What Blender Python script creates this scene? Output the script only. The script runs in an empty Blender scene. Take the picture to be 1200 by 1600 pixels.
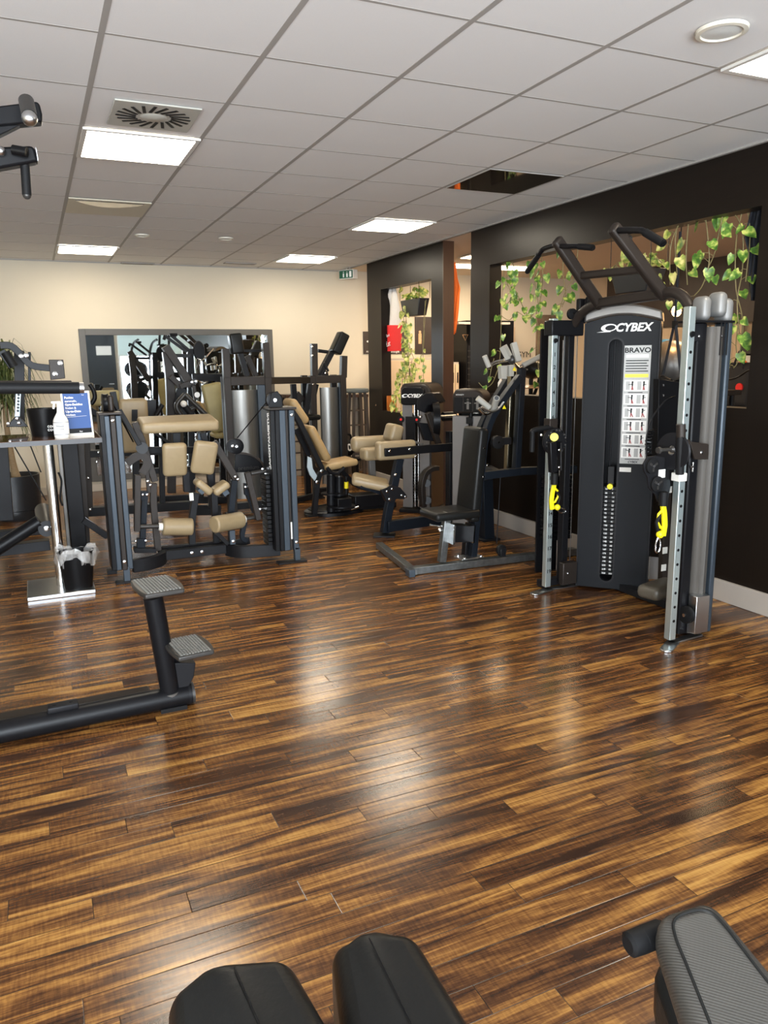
import bpy, bmesh, math, random
from mathutils import Vector, Matrix
random.seed(7)
S = bpy.context.scene
C = S.collection
R_ = [[0.9103606761, -0.0935605998, 0.4031003021], [-0.4135660012, -0.1718664357, 0.8941057493], [-0.0143736581, -0.9806672945, -0.1951539277]]
EYE = Vector((0, 0, 1.6)); FPX = 1192.5
# ---------------------------------------------------------------- camera, exposure, daylight, lamps
cd = bpy.data.cameras.new('camera'); cam = bpy.data.objects.new('camera', cd); C.objects.link(cam)
cam.matrix_world = Matrix(((R_[0][0], -R_[0][1], -R_[0][2], EYE.x), (R_[1][0], -R_[1][1], -R_[1][2], EYE.y), (R_[2][0], -R_[2][1], -R_[2][2], EYE.z), (0, 0, 0, 1)))
cd.sensor_fit = 'HORIZONTAL'; cd.sensor_width = 36; cd.lens = FPX/1200*36; cd.clip_start = 0.02; cd.clip_end = 200
S.camera = cam
S.view_settings.view_transform = 'Standard'; S.view_settings.look = 'None'; S.view_settings.gamma = 1
S.view_settings.use_curve_mapping = False; S.view_settings.exposure = -0.08
w = bpy.data.worlds.new('sky'); S.world = w; w.use_nodes = True
bg = w.node_tree.nodes['Background']; bg.inputs[0].default_value = (0.80, 0.90, 1.0, 1); bg.inputs[1].default_value = 3.0
PANEL_E, DAY_E, DAY_TILT = 32.0, 3.0, 24
def area(name, loc, rot, sx, sy, power, col):
    l = bpy.data.lights.new(name, 'AREA'); l.shape = 'RECTANGLE'; l.size = sx; l.size_y = sy; l.energy = power; l.color = col
    o = bpy.data.objects.new(name, l); C.objects.link(o); o.location = loc; o.rotation_euler = rot; return o
# daylight entering through the windows behind the camera (placed in the window openings)
for xa, xb in ((-4.4, 1.22), (2.28, 4.6), (5.3, 5.6), (6.4, 6.7)):
    area('daylight_window', ((xa+xb)/2, -2.62, 1.53), (math.radians(90+DAY_TILT), 0, 0), xb-xa-.1, 2.3, 62*(xb-xa)*DAY_E, (0.84, 0.92, 1.0))
def point(name, loc, power, col, r=0.04):
    l = bpy.data.lights.new(name, 'POINT'); l.energy = power; l.color = col; l.shadow_soft_size = r
    o = bpy.data.objects.new(name, l); C.objects.link(o); o.location = loc; return o

# ---------------------------------------------------------------- survey: a pixel's ray met with a world plane gives a world point
def at(px, py, x=None, y=None, z=None):
    d = Vector([R_[i][0]*(px-600) + R_[i][1]*(py-800) + R_[i][2]*FPX for i in range(3)])
    if x is not None: t = (x-EYE.x)/d.x
    elif y is not None: t = (y-EYE.y)/d.y
    else: t = (z-EYE.z)/d.z
    return EYE + d*t
V = Vector
# ---------------------------------------------------------------- materials
def mat(name, col, rough=0.5, metal=0.0, noise=0.0, nscale=40, bump=0.0, emit=None, es=0, spec=0.5, coat=0.0, alpha=1, trans=0, stretch=None):
    m = bpy.data.materials.new(name); m.use_nodes = True; nt = m.node_tree; b = nt.nodes['Principled BSDF']
    b.inputs['Base Color'].default_value = (*col, 1); b.inputs['Roughness'].default_value = rough; b.inputs['Metallic'].default_value = metal
    b.inputs['Specular IOR Level'].default_value = spec; b.inputs['Coat Weight'].default_value = coat
    b.inputs['Alpha'].default_value = alpha; b.inputs['Transmission Weight'].default_value = trans
    if emit: b.inputs['Emission Color'].default_value = (*emit, 1); b.inputs['Emission Strength'].default_value = es
    n = nt.nodes.new('ShaderNodeTexNoise'); n.inputs['Scale'].default_value = nscale; n.inputs['Detail'].default_value = 5
    tc = nt.nodes.new('ShaderNodeTexCoord'); mp = nt.nodes.new('ShaderNodeMapping'); nt.links.new(tc.outputs['Object'], mp.inputs[0]); nt.links.new(mp.outputs[0], n.inputs['Vector'])
    if stretch: mp.inputs['Scale'].default_value = stretch
    mx = nt.nodes.new('ShaderNodeMix'); mx.data_type = 'RGBA'
    mx.inputs[6].default_value = (*[c*(1-noise) for c in col], 1); mx.inputs[7].default_value = (*[min(1, c*(1+noise)) for c in col], 1)
    nt.links.new(n.outputs['Fac'], mx.inputs[0]); nt.links.new(mx.outputs[2], b.inputs['Base Color'])
    if bump:
        bp = nt.nodes.new('ShaderNodeBump'); bp.inputs['Strength'].default_value = bump; bp.inputs['Distance'].default_value = 0.002
        nt.links.new(n.outputs['Fac'], bp.inputs['Height']); nt.links.new(bp.outputs[0], b.inputs['Normal'])
    return m
M = {}
M['steel_dark'] = mat('charcoal powder coat', (0.011, 0.011, 0.0125), 0.42, 0.1, 0.1, 60, spec=0.18)
M['steel_brown'] = mat('bronze grey powder coat', (0.026, 0.020, 0.0165), 0.42, 0.2, 0.1, 60, spec=0.3)
M['steel_blue'] = mat('blue grey aluminium profile', (0.040, 0.053, 0.068), 0.38, 0.4, 0.06, 30)
M['steel_black'] = mat('black powder coat', (0.006, 0.006, 0.007), 0.36, 0.0, 0.1, 60, spec=0.18)
M['navy_steel'] = mat('blue black powder coat', (0.008, 0.011, 0.016), 0.42, 0.1, 0.1, 60, spec=0.18)
M['chrome'] = mat('chrome', (0.72, 0.72, 0.72), 0.12, 1.0, 0.02)
M['brushed'] = mat('brushed steel', (0.55, 0.56, 0.57), 0.28, 1.0, 0.06, 30)
M['worn'] = mat('worn black steel', (0.16, 0.17, 0.17), 0.3, 0.8, 0.7, 26)
M['column_grey'] = mat('ribbed taupe column', (0.075, 0.068, 0.060), 0.48, 0.25, 0.05, 20)
M['vent_metal'] = mat('dusty white vent metal', (0.42, 0.41, 0.36), 0.5)
M['satin_grey'] = mat('satin grey shroud', (0.20, 0.19, 0.185), 0.4, 0.3, 0.04, 20)
M['pale_skirt'] = mat('pale skirting', (0.50, 0.44, 0.36), 0.5)
M['taupe'] = mat('taupe moulded plastic', (0.085, 0.073, 0.055), 0.4)
M['cap_grey'] = mat('grey cast caps', (0.17, 0.17, 0.165), 0.42, 0.2)
M['blind'] = mat('pale teal roller blind', (0.62, 0.76, 0.76), 0.8, emit=None)
M['zinc'] = mat('zinc plated steel', (0.62, 0.72, 0.72), 0.33, 0.85, 0.05, 20)
M['silver_paint'] = mat('silver grey paint', (0.15, 0.142, 0.132), 0.38, 0.6, 0.05, 20)
M['gunmetal'] = mat('gunmetal plastic', (0.045, 0.042, 0.039), 0.36, 0.4, 0.05, 20)
M['rubber'] = mat('black rubber', (0.007, 0.007, 0.0075), 0.55, 0, 0.2, 80, spec=0.18)
M['plastic_black'] = mat('black plastic', (0.005, 0.005, 0.0055), 0.3, 0, 0.1, 80, spec=0.18)
M['panel_blk'] = mat('machine shroud', (0.0075, 0.0085, 0.0105), 0.5, 0, 0.06, 80, spec=0.16)
M['tan'] = mat('tan upholstery', (0.30, 0.225, 0.125), 0.42, 0, 0.10, 24, 0.3)
M['tan2'] = mat('camel upholstery', (0.38, 0.255, 0.115), 0.45, 0, 0.10, 24, 0.3)
M['olive'] = mat('sand upholstery', (0.36, 0.29, 0.12), 0.5, 0, 0.10, 24, 0.3)
M['leather'] = mat('black upholstery', (0.010, 0.010, 0.0095), 0.34, 0, 0.12, 120, 0.25, spec=0.18)
M['yellow'] = mat('yellow plastic', (0.85, 0.72, 0.01), 0.4)
M['white'] = mat('white print', (0.85, 0.85, 0.83), 0.5)
M['white_plastic'] = mat('white plastic', (0.78, 0.76, 0.70), 0.4)
M['cream'] = mat('cream wall paint', (0.60, 0.53, 0.41), 0.85, 0, 0.02, 3, 0.08)
M['cream2'] = mat('beige wall paint', (0.60, 0.48, 0.34), 0.85, 0, 0.03, 3)
M['skirt'] = mat('taupe skirting', (0.36, 0.32, 0.28), 0.45, 0, 0.03, 6)
M['dark_trim'] = mat('dark skirting', (0.06, 0.045, 0.035), 0.45)
M['mirror'] = mat('mirror glass', (0.74, 0.77, 0.77), 0.015, 1.0)
M['mirror_frame'] = mat('grey brown mirror frame', (0.085, 0.078, 0.068), 0.45)
M['orange'] = mat('orange towel', (0.85, 0.16, 0.015), 0.85, 0, 0.08, 60, 0.3)
M['red'] = mat('red jersey', (0.72, 0.02, 0.02), 0.7, 0, 0.05)
M['cloth_white'] = mat('white jersey cloth', (0.68, 0.64, 0.6), 0.8, 0, 0.05)
M['cloth_dark'] = mat('dark clothing', (0.012, 0.014, 0.02), 0.8)
M['pot'] = mat('dark plant pot', (0.015, 0.016, 0.018), 0.35)
M['trunk'] = mat('palm trunk', (0.28, 0.19, 0.10), 0.8, 0, 0.35, 30, 0.5, stretch=(1, 1, 4))
M['soil'] = mat('potting soil', (0.03, 0.02, 0.012), 0.95, 0, 0.4, 80, 0.5)
M['stem'] = mat('vine stem', (0.20, 0.17, 0.07), 0.6)
M['tabletop'] = mat('dark wood table top', (0.11, 0.045, 0.020), 0.08, 0, 0.25, 6, stretch=(1, 12, 1), coat=0.5)
M['table_edge'] = mat('grey table edge', (0.05, 0.05, 0.055), 0.4)
M['blue'] = mat('blue poster print', (0.03, 0.085, 0.27), 0.5)
M['grey_label'] = mat('grey label', (0.33, 0.33, 0.32), 0.45, 0.2)
M['lamp_warm'] = mat('lit filament bulb', (1, 0.8, 0.5), 0.4, emit=(1.0, 0.55, 0.18), es=30)
M['tube'] = mat('lit tube lamp', (1, 1, 1), 0.4, emit=(1.0, 0.86, 0.66), es=14)
M['panel_lit'] = mat('lit ceiling panel', (1, 1, 1), 0.5, emit=(1.0, 0.90, 0.73), es=PANEL_E)
M['white_metal'] = mat('white lacquered metal', (0.62, 0.60, 0.56), 0.45)
M['green_sign'] = mat('exit sign green', (0.01, 0.09, 0.05), 0.4)
M['glass'] = mat('window glass', (1, 1, 1), 0.0, trans=1.0)
M['orange_glass'] = mat('amber glass', (0.75, 0.28, 0.05), 0.1, trans=0.6)
M['door_grey'] = mat('dark grey door', (0.045, 0.052, 0.058), 0.5, spec=0.18)
M['poster_dark'] = mat('dark poster', (0.035, 0.022, 0.016), 0.45, 0, 0.5, 6)
M['beige_door'] = mat('beige locker wood', (0.55, 0.42, 0.28), 0.5, 0, 0.05, 8)
M['wood_light'] = mat('light wood', (0.5, 0.3, 0.12), 0.5, 0, 0.2, 20)
M['tread'] = mat('grey tread plastic', (0.17, 0.165, 0.15), 0.5, 0, 0.1, 60)
M['pale_steel'] = mat('pale painted steel', (0.50, 0.60, 0.66), 0.4, 0.2)
M['blue_plastic'] = mat('blue ball vinyl', (0.05, 0.25, 0.5), 0.4)
M['stool_grey'] = mat('grey seat felt', (0.12, 0.13, 0.12), 0.9, 0, 0.2, 60, 0.4)
M['shell'] = mat('sea shell', (0.6, 0.38, 0.2), 0.4, 0, 0.5, 30)
M['tan_paper'] = mat('paper sheet', (0.75, 0.74, 0.70), 0.7)
M['photo'] = mat('photo collage print', (0.16, 0.11, 0.07), 0.5, 0, 0.9, 7)
M['ceil_bar'] = mat('ceiling grid bar', (0.33, 0.31, 0.285), 0.6)

def ramp(nt, stops):
    r = nt.nodes.new('ShaderNodeValToRGB'); e = r.color_ramp.elements
    while len(e) < len(stops): e.new(0.5)
    for k, (p, c) in enumerate(stops): e[k].position = p; e[k].color = (*c, 1)
    return r
def leafmat(name, c1, c2, c3):
    m = bpy.data.materials.new(name); m.use_nodes = True; nt = m.node_tree; b = nt.nodes['Principled BSDF']
    tc = nt.nodes.new('ShaderNodeTexCoord'); n = nt.nodes.new('ShaderNodeTexNoise'); n.inputs['Scale'].default_value = 22; n.inputs['Detail'].default_value = 3
    nt.links.new(tc.outputs['Object'], n.inputs['Vector']); r = ramp(nt, [(0.38, c1), (0.52, c2), (0.64, c3)])
    nt.links.new(n.outputs['Fac'], r.inputs[0]); nt.links.new(r.outputs[0], b.inputs['Base Color']); b.inputs['Roughness'].default_value = 0.4
    return m
M['pothos'] = leafmat('variegated pothos leaf', (0.05, 0.13, 0.02), (0.16, 0.30, 0.04), (0.60, 0.62, 0.16))
M['pothos_pale'] = leafmat('pale variegated leaf', (0.10, 0.20, 0.03), (0.45, 0.46, 0.10), (0.75, 0.66, 0.24))
M['palm'] = leafmat('palm leaf', (0.03, 0.05, 0.01), (0.07, 0.09, 0.02), (0.16, 0.17, 0.05))

def floor_mat():
    m = bpy.data.materials.new('acacia plank floor'); m.use_nodes = True; nt = m.node_tree; L = nt.links.new; b = nt.nodes['Principled BSDF']
    def N(t, **k):
        n = nt.nodes.new(t)
        for a, v in k.items(): setattr(n, a, v)
        return n
    def MA(op, a, c=None, d=None):
        n = N('ShaderNodeMath', operation=op)
        for i, v in enumerate((a, c, d)):
            if v is None: continue
            if isinstance(v, (int, float)): n.inputs[i].default_value = v
            else: L(v, n.inputs[i])
        return n.outputs[0]
    g = N('ShaderNodeNewGeometry'); sx = N('ShaderNodeSeparateXYZ'); L(g.outputs['Position'], sx.inputs[0]); X, Y = sx.outputs[0], sx.outputs[1]
    W_, LEN = 0.098, 1.15
    row = MA('FLOOR', MA('DIVIDE', Y, W_)); wn = N('ShaderNodeTexWhiteNoise', noise_dimensions='1D'); L(row, wn.inputs['W'])
    shift = MA('ADD', MA('MULTIPLY', row, 0.257), MA('MULTIPLY', wn.outputs['Value'], 0.22))
    u = MA('DIVIDE', MA('ADD', X, shift), LEN); col = MA('FLOOR', u)
    cx = N('ShaderNodeCombineXYZ'); L(row, cx.inputs[0]); L(col, cx.inputs[1])
    pid = N('ShaderNodeTexWhiteNoise', noise_dimensions='2D'); L(cx.outputs[0], pid.inputs['Vector'])
    # grain runs along X; each plank is cut from another part of the figure
    sp = N('ShaderNodeSeparateColor'); L(pid.outputs['Color'], sp.inputs[0])
    gx = MA('ADD', X, MA('MULTIPLY', sp.outputs[0], 37.0)); gy = MA('ADD', Y, MA('MULTIPLY', sp.outputs[1], 53.0))
    gv = N('ShaderNodeCombineXYZ'); L(MA('MULTIPLY', gx, 1.5), gv.inputs[0]); L(MA('MULTIPLY', gy, 17.0), gv.inputs[1]); L(MA('MULTIPLY', sp.outputs[2], 9.0), gv.inputs[2])
    n1 = N('ShaderNodeTexNoise'); n1.inputs['Scale'].default_value = 1.0; n1.inputs['Detail'].default_value = 9; n1.inputs['Roughness'].default_value = 0.62; n1.inputs['Distortion'].default_value = 0.7; L(gv.outputs[0], n1.inputs['Vector'])
    gv2 = N('ShaderNodeCombineXYZ'); L(MA('MULTIPLY', gx, 5.0), gv2.inputs[0]); L(MA('MULTIPLY', gy, 150.0), gv2.inputs[1])
    n2 = N('ShaderNodeTexNoise'); n2.inputs['Scale'].default_value = 1.0; n2.inputs['Detail'].default_value = 4; n2.inputs['Distortion'].default_value = 0.4; L(gv2.outputs[0], n2.inputs['Vector'])
    gv3 = N('ShaderNodeCombineXYZ'); L(MA('MULTIPLY', gx, 110.0), gv3.inputs[0]); L(MA('MULTIPLY', gy, 16.0), gv3.inputs[1])
    n3 = N('ShaderNodeTexNoise'); n3.inputs['Scale'].default_value = 1.0; n3.inputs['Detail'].default_value = 3; L(gv3.outputs[0], n3.inputs['Vector'])
    f = MA('ADD', MA('MULTIPLY', n1.outputs['Fac'], 1.0), MA('MULTIPLY', MA('SUBTRACT', n2.outputs['Fac'], 0.5), 0.26))
    f = MA('ADD', f, MA('MULTIPLY', MA('SUBTRACT', n3.outputs['Fac'], 0.5), 0.15))
    f = MA('ADD', f, MA('MULTIPLY', MA('SUBTRACT', pid.outputs['Value'], 0.5), 0.10))
    r = ramp(nt, [(0.34, (0.022, 0.0080, 0.0040)), (0.45, (0.070, 0.0275, 0.0100)), (0.53, (0.152, 0.063, 0.0180)), (0.62, (0.31, 0.147, 0.036)), (0.74, (0.48, 0.258, 0.068))])
    L(f, r.inputs[0])
    # joints
    fy = MA('FRACT', MA('DIVIDE', Y, W_)); ey = MA('MULTIPLY', MA('MINIMUM', fy, MA('SUBTRACT', 1.0, fy)), W_)
    fx = MA('FRACT', u); ex = MA('MULTIPLY', MA('MINIMUM', fx, MA('SUBTRACT', 1.0, fx)), LEN)
    e = MA('MINIMUM', ey, ex); jm = MA('MINIMUM', MA('DIVIDE', e, 0.0021), 1.0)
    mx = N('ShaderNodeMix', data_type='RGBA'); L(jm, mx.inputs[0]); mx.inputs[6].default_value = (0.012, 0.006, 0.003, 1); L(r.outputs[0], mx.inputs[7]); L(mx.outputs[2], b.inputs['Base Color'])
    rr = MA('ADD', 0.16, MA('MULTIPLY', n2.outputs['Fac'], 0.13)); L(rr, b.inputs['Roughness'])
    b.inputs['Specular IOR Level'].default_value = 0.5
    h = MA('ADD', MA('MULTIPLY', jm, 0.7), MA('ADD', MA('MULTIPLY', n1.outputs['Fac'], 0.35), MA('MULTIPLY', n3.outputs['Fac'], 0.10)))
    tilt = MA('MULTIPLY', MA('MULTIPLY', MA('SUBTRACT', sp.outputs[1], 0.5), fy), 0.25)
    bp = N('ShaderNodeBump'); bp.inputs['Strength'].default_value = 0.42; bp.inputs['Distance'].default_value = 0.0016; L(MA('ADD', h, tilt), bp.inputs['Height']); L(bp.outputs[0], b.inputs['Normal'])
    return m
M['floor'] = floor_mat()
def dark_wood():
    m = mat('wenge stained wood', (0.009, 0.0060, 0.0042), 0.36, 0, 0.35, 5, 0.1, stretch=(14, 14, 0.7), spec=0.2); return m
M['wenge'] = dark_wood()
M['wenge_h'] = mat('wenge stained wood crosswise', (0.009, 0.0060, 0.0042), 0.36, 0, 0.35, 5, 0.1, stretch=(14, 0.7, 14), spec=0.2)
M['wenge_edge'] = mat('red brown wood edge', (0.040, 0.014, 0.005), 0.36, 0, 0.35, 5, 0.15, stretch=(14, 14, 0.7))
M['tile'] = mat('mineral fibre ceiling tile', (0.72, 0.71, 0.695), 0.9, 0, 0.05, 420, 0.15)
def carbon():
    m = mat('carbon look upholstery', (0.040, 0.037, 0.032), 0.40, 0, 0.05, 60); nt = m.node_tree; b = nt.nodes['Principled BSDF']
    tc = nt.nodes.new('ShaderNodeTexCoord'); wv = nt.nodes.new('ShaderNodeTexWave'); wv.inputs['Scale'].default_value = 95; wv.bands_direction = 'DIAGONAL'
    nt.links.new(tc.outputs['Object'], wv.inputs['Vector']); bp = nt.nodes.new('ShaderNodeBump'); bp.inputs['Strength'].default_value = 0.35; bp.inputs['Distance'].default_value = 0.001
    nt.links.new(wv.outputs['Fac'], bp.inputs['Height']); nt.links.new(bp.outputs[0], b.inputs['Normal']); return m
M['carbon'] = carbon()
def bag():
    m = mat('clear bin liner', (0.85, 0.83, 0.8), 0.12, trans=0.2, alpha=0.30, bump=0.5, nscale=25); return m
M['liner'] = bag()

# ---------------------------------------------------------------- mesh building
def frame(axis, up=(0, 0, 1)):
    a = V(axis).normalized(); u = V(up)
    if abs(a.dot(u.normalized())) > 0.98: u = V((0, 1, 0)) if abs(a.y) < 0.9 else V((1, 0, 0))
    s = a.cross(u).normalized(); u = s.cross(a).normalized()
    return a, s, u
class MB:
    def __init__(s): s.v = []; s.f = []
    def add(s, vs, fs):
        n = len(s.v); s.v += [V(p) for p in vs]; s.f += [[n+i for i in f] for f in fs]; return s
    def box(s, c, d, rz=0, mtx=None):
        c = V(c); m = mtx or Matrix.Rotation(rz, 3, 'Z')
        vs = [c + m @ V((sx*d[0]/2, sy*d[1]/2, sz*d[2]/2)) for sz in (-1, 1) for sx, sy in ((-1, -1), (1, -1), (1, 1), (-1, 1))]
        return s.add(vs, [[3, 2, 1, 0], [4, 5, 6, 7], [0, 1, 5, 4], [1, 2, 6, 5], [2, 3, 7, 6], [3, 0, 4, 7]])
    def span(s, a, b):
        a, b = V(a), V(b); lo = V([min(a[i], b[i]) for i in range(3)]); hi = V([max(a[i], b[i]) for i in range(3)])
        return s.box((lo+hi)/2, hi-lo)
    def bar(s, p, q, w, h, up=(0, 0, 1)):
        p, q = V(p), V(q); a, sd, u = frame(q-p, up)
        vs = [P + sd*i*w/2 + u*j*h/2 for P in (p, q) for i, j in ((-1, -1), (1, -1), (1, 1), (-1, 1))]
        return s.add(vs, [[3, 2, 1, 0], [4, 5, 6, 7], [0, 1, 5, 4], [1, 2, 6, 5], [2, 3, 7, 6], [3, 0, 4, 7]][:])
    def sweep(s, pts, w, h, up=(0, 0, 1)):
        pts = [V(p) for p in pts]; vs = []; n = len(pts)
        for i, P in enumerate(pts):
            t = (pts[min(i+1, n-1)] - pts[max(i-1, 0)]); a, sd, u = frame(t, up)
            vs += [P + sd*x*w/2 + u*y*h/2 for x, y in ((-1, -1), (1, -1), (1, 1), (-1, 1))]
        fs = [[3, 2, 1, 0], [4*n-4, 4*n-3, 4*n-2, 4*n-1]]
        for i in range(n-1):
            for k in range(4): j = (k+1) % 4; fs.append([4*i+k, 4*i+j, 4*i+4+j, 4*i+4+k])
        return s.add(vs, fs)
    def tube(s, pts, r, n=12, cap=True):
        pts = [V(p) for p in pts]; m = len(pts); vs = []; up = None
        for i, P in enumerate(pts):
            t = (pts[min(i+1, m-1)] - pts[max(i-1, 0)]).normalized()
            if up is None: _, sd, up = frame(t)
            else:
                up = (up - t*up.dot(t)).normalized(); sd = t.cross(up)
            rr = r[i] if isinstance(r, (list, tuple)) else r
            sd = t.cross(up).normalized()
            vs += [P + (sd*math.cos(2*math.pi*k/n) + up*math.sin(2*math.pi*k/n))*rr for k in range(n)]
        fs = []
        for i in range(m-1):
            for k in range(n): j = (k+1) % n; fs.append([n*i+k, n*i+j, n*i+n+j, n*i+n+k])
        if cap: fs.append(list(range(n))[::-1]); fs.append([n*(m-1)+k for k in range(n)])
        return s.add(vs, fs)
    def cyl(s, p, q, r, n=20, r2=None): return s.tube([p, q], [r, r if r2 is None else r2], n)
    def prism(s, poly, off):
        off = V(off); n = len(poly); vs = [V(p) for p in poly] + [V(p)+off for p in poly]
        fs = [list(range(n)), [2*n-1-k for k in range(n)]] + [[k, n+k, n+(k+1) % n, (k+1) % n] for k in range(n)]
        return s.add(vs, fs)
    def lathe(s, c, prof, n=28, axis=(0, 0, 1), sx=1, sy=1):
        c = V(c); a, sd, u = frame(axis, (1, 0, 0)) if tuple(axis) != (0, 0, 1) else (V((0, 0, 1)), V((1, 0, 0)), V((0, 1, 0)))
        vs = [c + a*z + (sd*math.cos(2*math.pi*k/n)*sx + u*math.sin(2*math.pi*k/n)*sy)*r for r, z in prof for k in range(n)]
        fs = []
        for i in range(len(prof)-1):
            for k in range(n): j = (k+1) % n; fs.append([n*i+k, n*i+j, n*i+n+j, n*i+n+k])
        return s.add(vs, fs)
    def ball(s, c, r, n=12, sc=(1, 1, 1)):
        c = V(c); vs = []; fs = []; h = n//2
        for i in range(h+1):
            t = math.pi*i/h
            for k in range(n): p = 2*math.pi*k/n; vs.append(c + V((math.sin(t)*math.cos(p)*r*sc[0], math.sin(t)*math.sin(p)*r*sc[1], math.cos(t)*r*sc[2])))
        for i in range(h):
            for k in range(n): j = (k+1) % n; fs.append([n*i+k, n*i+n+k, n*i+n+j, n*i+j])
        return s.add(vs, fs)
def slab(axes, c, d, r, seg=4):
    """Rounded pad: axes = 3 direction vectors, d = sizes, r = edge radius."""
    bm = bmesh.new(); bmesh.ops.create_cube(bm, size=1)
    for v in bm.verts: v.co = V((v.co.x*d[0], v.co.y*d[1], v.co.z*d[2]))
    r = min(r, min(d)*0.49)
    bmesh.ops.bevel(bm, geom=bm.edges[:], offset=r, segments=seg, profile=0.5, affect='EDGES')
    mb = MB(); ax = [V(a).normalized() for a in axes]; bm.verts.index_update()
    mb.add([V(c) + ax[0]*v.co.x + ax[1]*v.co.y + ax[2]*v.co.z for v in bm.verts], [[v.index for v in f.verts] for f in bm.faces]); bm.free(); return mb
def pad(p, q, w, t, r, up=(0, 0, 1)):
    """Rounded pad from p to q, w wide (sideways), t thick (along up)."""
    p, q = V(p), V(q); a, sd, u = frame(q-p, up); return slab((a, sd, u), (p+q)/2, ((q-p).length, w, t), r)
def fan(pts, ctr=None): return pts
def obj(name, mb, m, parent=None, bevel=0.0, smooth=30, kind=None, label=None, two=False):
    me = bpy.data.meshes.new(name); org = parent.matrix_world.translation if parent else V((0, 0, 0))
    if parent:
        org = V((0, 0, 0)); pp = parent
        while pp: org = org + pp.location; pp = pp.parent
    me.from_pydata([p-org for p in mb.v], [], mb.f); me.update()
    bm = bmesh.new(); bm.from_mesh(me); bmesh.ops.remove_doubles(bm, verts=bm.verts, dist=1e-6)
    if not two: bmesh.ops.recalc_face_normals(bm, faces=bm.faces)
    bm.to_mesh(me); bm.free()
    for p in me.polygons: p.use_smooth = True
    try: me.set_sharp_from_angle(angle=math.radians(smooth))
    except Exception: pass
    if isinstance(m, str): m = M[m]
    me.materials.append(m); o = bpy.data.objects.new(name, me); C.objects.link(o)
    if parent: o.parent = parent
    if bevel:
        b = o.modifiers.new('bevel', 'BEVEL'); b.width = bevel; b.segments = 2; b.limit_method = 'ANGLE'; b.angle_limit = math.radians(40)
    if kind: o['kind'] = kind
    if label: o['label'] = label
    return o
def thing(name, label, cat, loc=(0, 0, 0), group=None):
    o = bpy.data.objects.new(name, None); C.objects.link(o); o.location = loc; o.empty_display_size = 0.1
    o['label'] = label; o['category'] = cat
    if group: o['group'] = group
    return o
def tag(o, label, cat, group=None):
    o['label'] = label; o['category'] = cat
    if group: o['group'] = group
    return o
def solo(name, mb, m, label, cat, group=None, bevel=0.0, smooth=30):
    """A thing that is one mesh, its origin at the middle of its base."""
    c = sum(mb.v, V((0, 0, 0)))/len(mb.v); c.z = min(p.z for p in mb.v)
    for i, p in enumerate(mb.v): mb.v[i] = p-c
    o = obj(name, mb, m, None, bevel, smooth); o.location = c; return tag(o, label, cat, group)
def struct(name, mb, m, bevel=0.0, parent=None):
    o = obj(name, mb, m, parent, bevel)
    if not parent: o['kind'] = 'structure'
    return o
def bolts(parent, pts, n, r=0.009, t=0.006, m='chrome', name='bolt'):
    n = V(n).normalized()
    for p in pts:
        p = V(p); obj(name, MB().tube([p - n*0.004, p + n*t*0.6, p + n*t], [r, r, r*0.55], 10), m, parent)
def text(name, s, size, origin, xdir, ydir, m, parent=None, ext=0.0006, align='LEFT', shear=0, squash=1.0, bold=0.0):
    cu = bpy.data.curves.new('t', 'FONT'); cu.body = s; cu.size = size; cu.extrude = ext; cu.align_x = align; cu.shear = shear; cu.offset = bold; cu.resolution_u = 3
    t = bpy.data.objects.new('t', cu); C.objects.link(t); dg = bpy.context.evaluated_depsgraph_get(); me = bpy.data.meshes.new_from_object(t.evaluated_get(dg))
    xd, yd = V(xdir).normalized(), V(ydir).normalized(); zd = xd.cross(yd); mb = MB()
    mb.add([V(origin) + xd*v.co.x*squash + yd*v.co.y + zd*(v.co.z+ext) for v in me.vertices], [list(p.vertices) for p in me.polygons])
    bpy.data.objects.remove(t); bpy.data.curves.remove(cu); bpy.data.meshes.remove(me)
    if not mb.v: return None
    return obj(name, mb, m, parent)
def arc(c, r, a0, a1, n, e1, e2):
    return [V(c) + V(e1)*r*math.cos(a0+(a1-a0)*i/n) + V(e2)*r*math.sin(a0+(a1-a0)*i/n) for i in range(n+1)]
def smooth_path(pts, k=6):
    pts = [V(p) for p in pts]; out = []
    for i in range(len(pts)-1):
        p0, p1, p2, p3 = pts[max(i-1, 0)], pts[i], pts[i+1], pts[min(i+2, len(pts)-1)]
        for j in range(k):
            t = j/k; out.append(0.5*((2*p1) + (p2-p0)*t + (2*p0-5*p1+4*p2-p3)*t*t + (-p0+3*p1-3*p2+p3)*t**3))
    out.append(pts[-1]); return out
def wheel(parent, c, axis, r, t, m='rubber', hub='chrome', name='pulley'):
    a = V(axis).normalized(); c = V(c)
    w_ = obj(name, MB().lathe(c - a*t/2, [(0.001, 0), (r*0.8, 0), (r, t*0.08), (r*0.93, t*0.35), (r*0.93, t*0.65), (r, t*0.92), (r*0.8, t), (0.001, t)], 26, axis=a), m, parent)
    obj('hub_bolt', MB().cyl(c - a*(t/2+0.006), c + a*(t/2+0.006), r*0.2, 10), hub, w_)
    return w_
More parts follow.
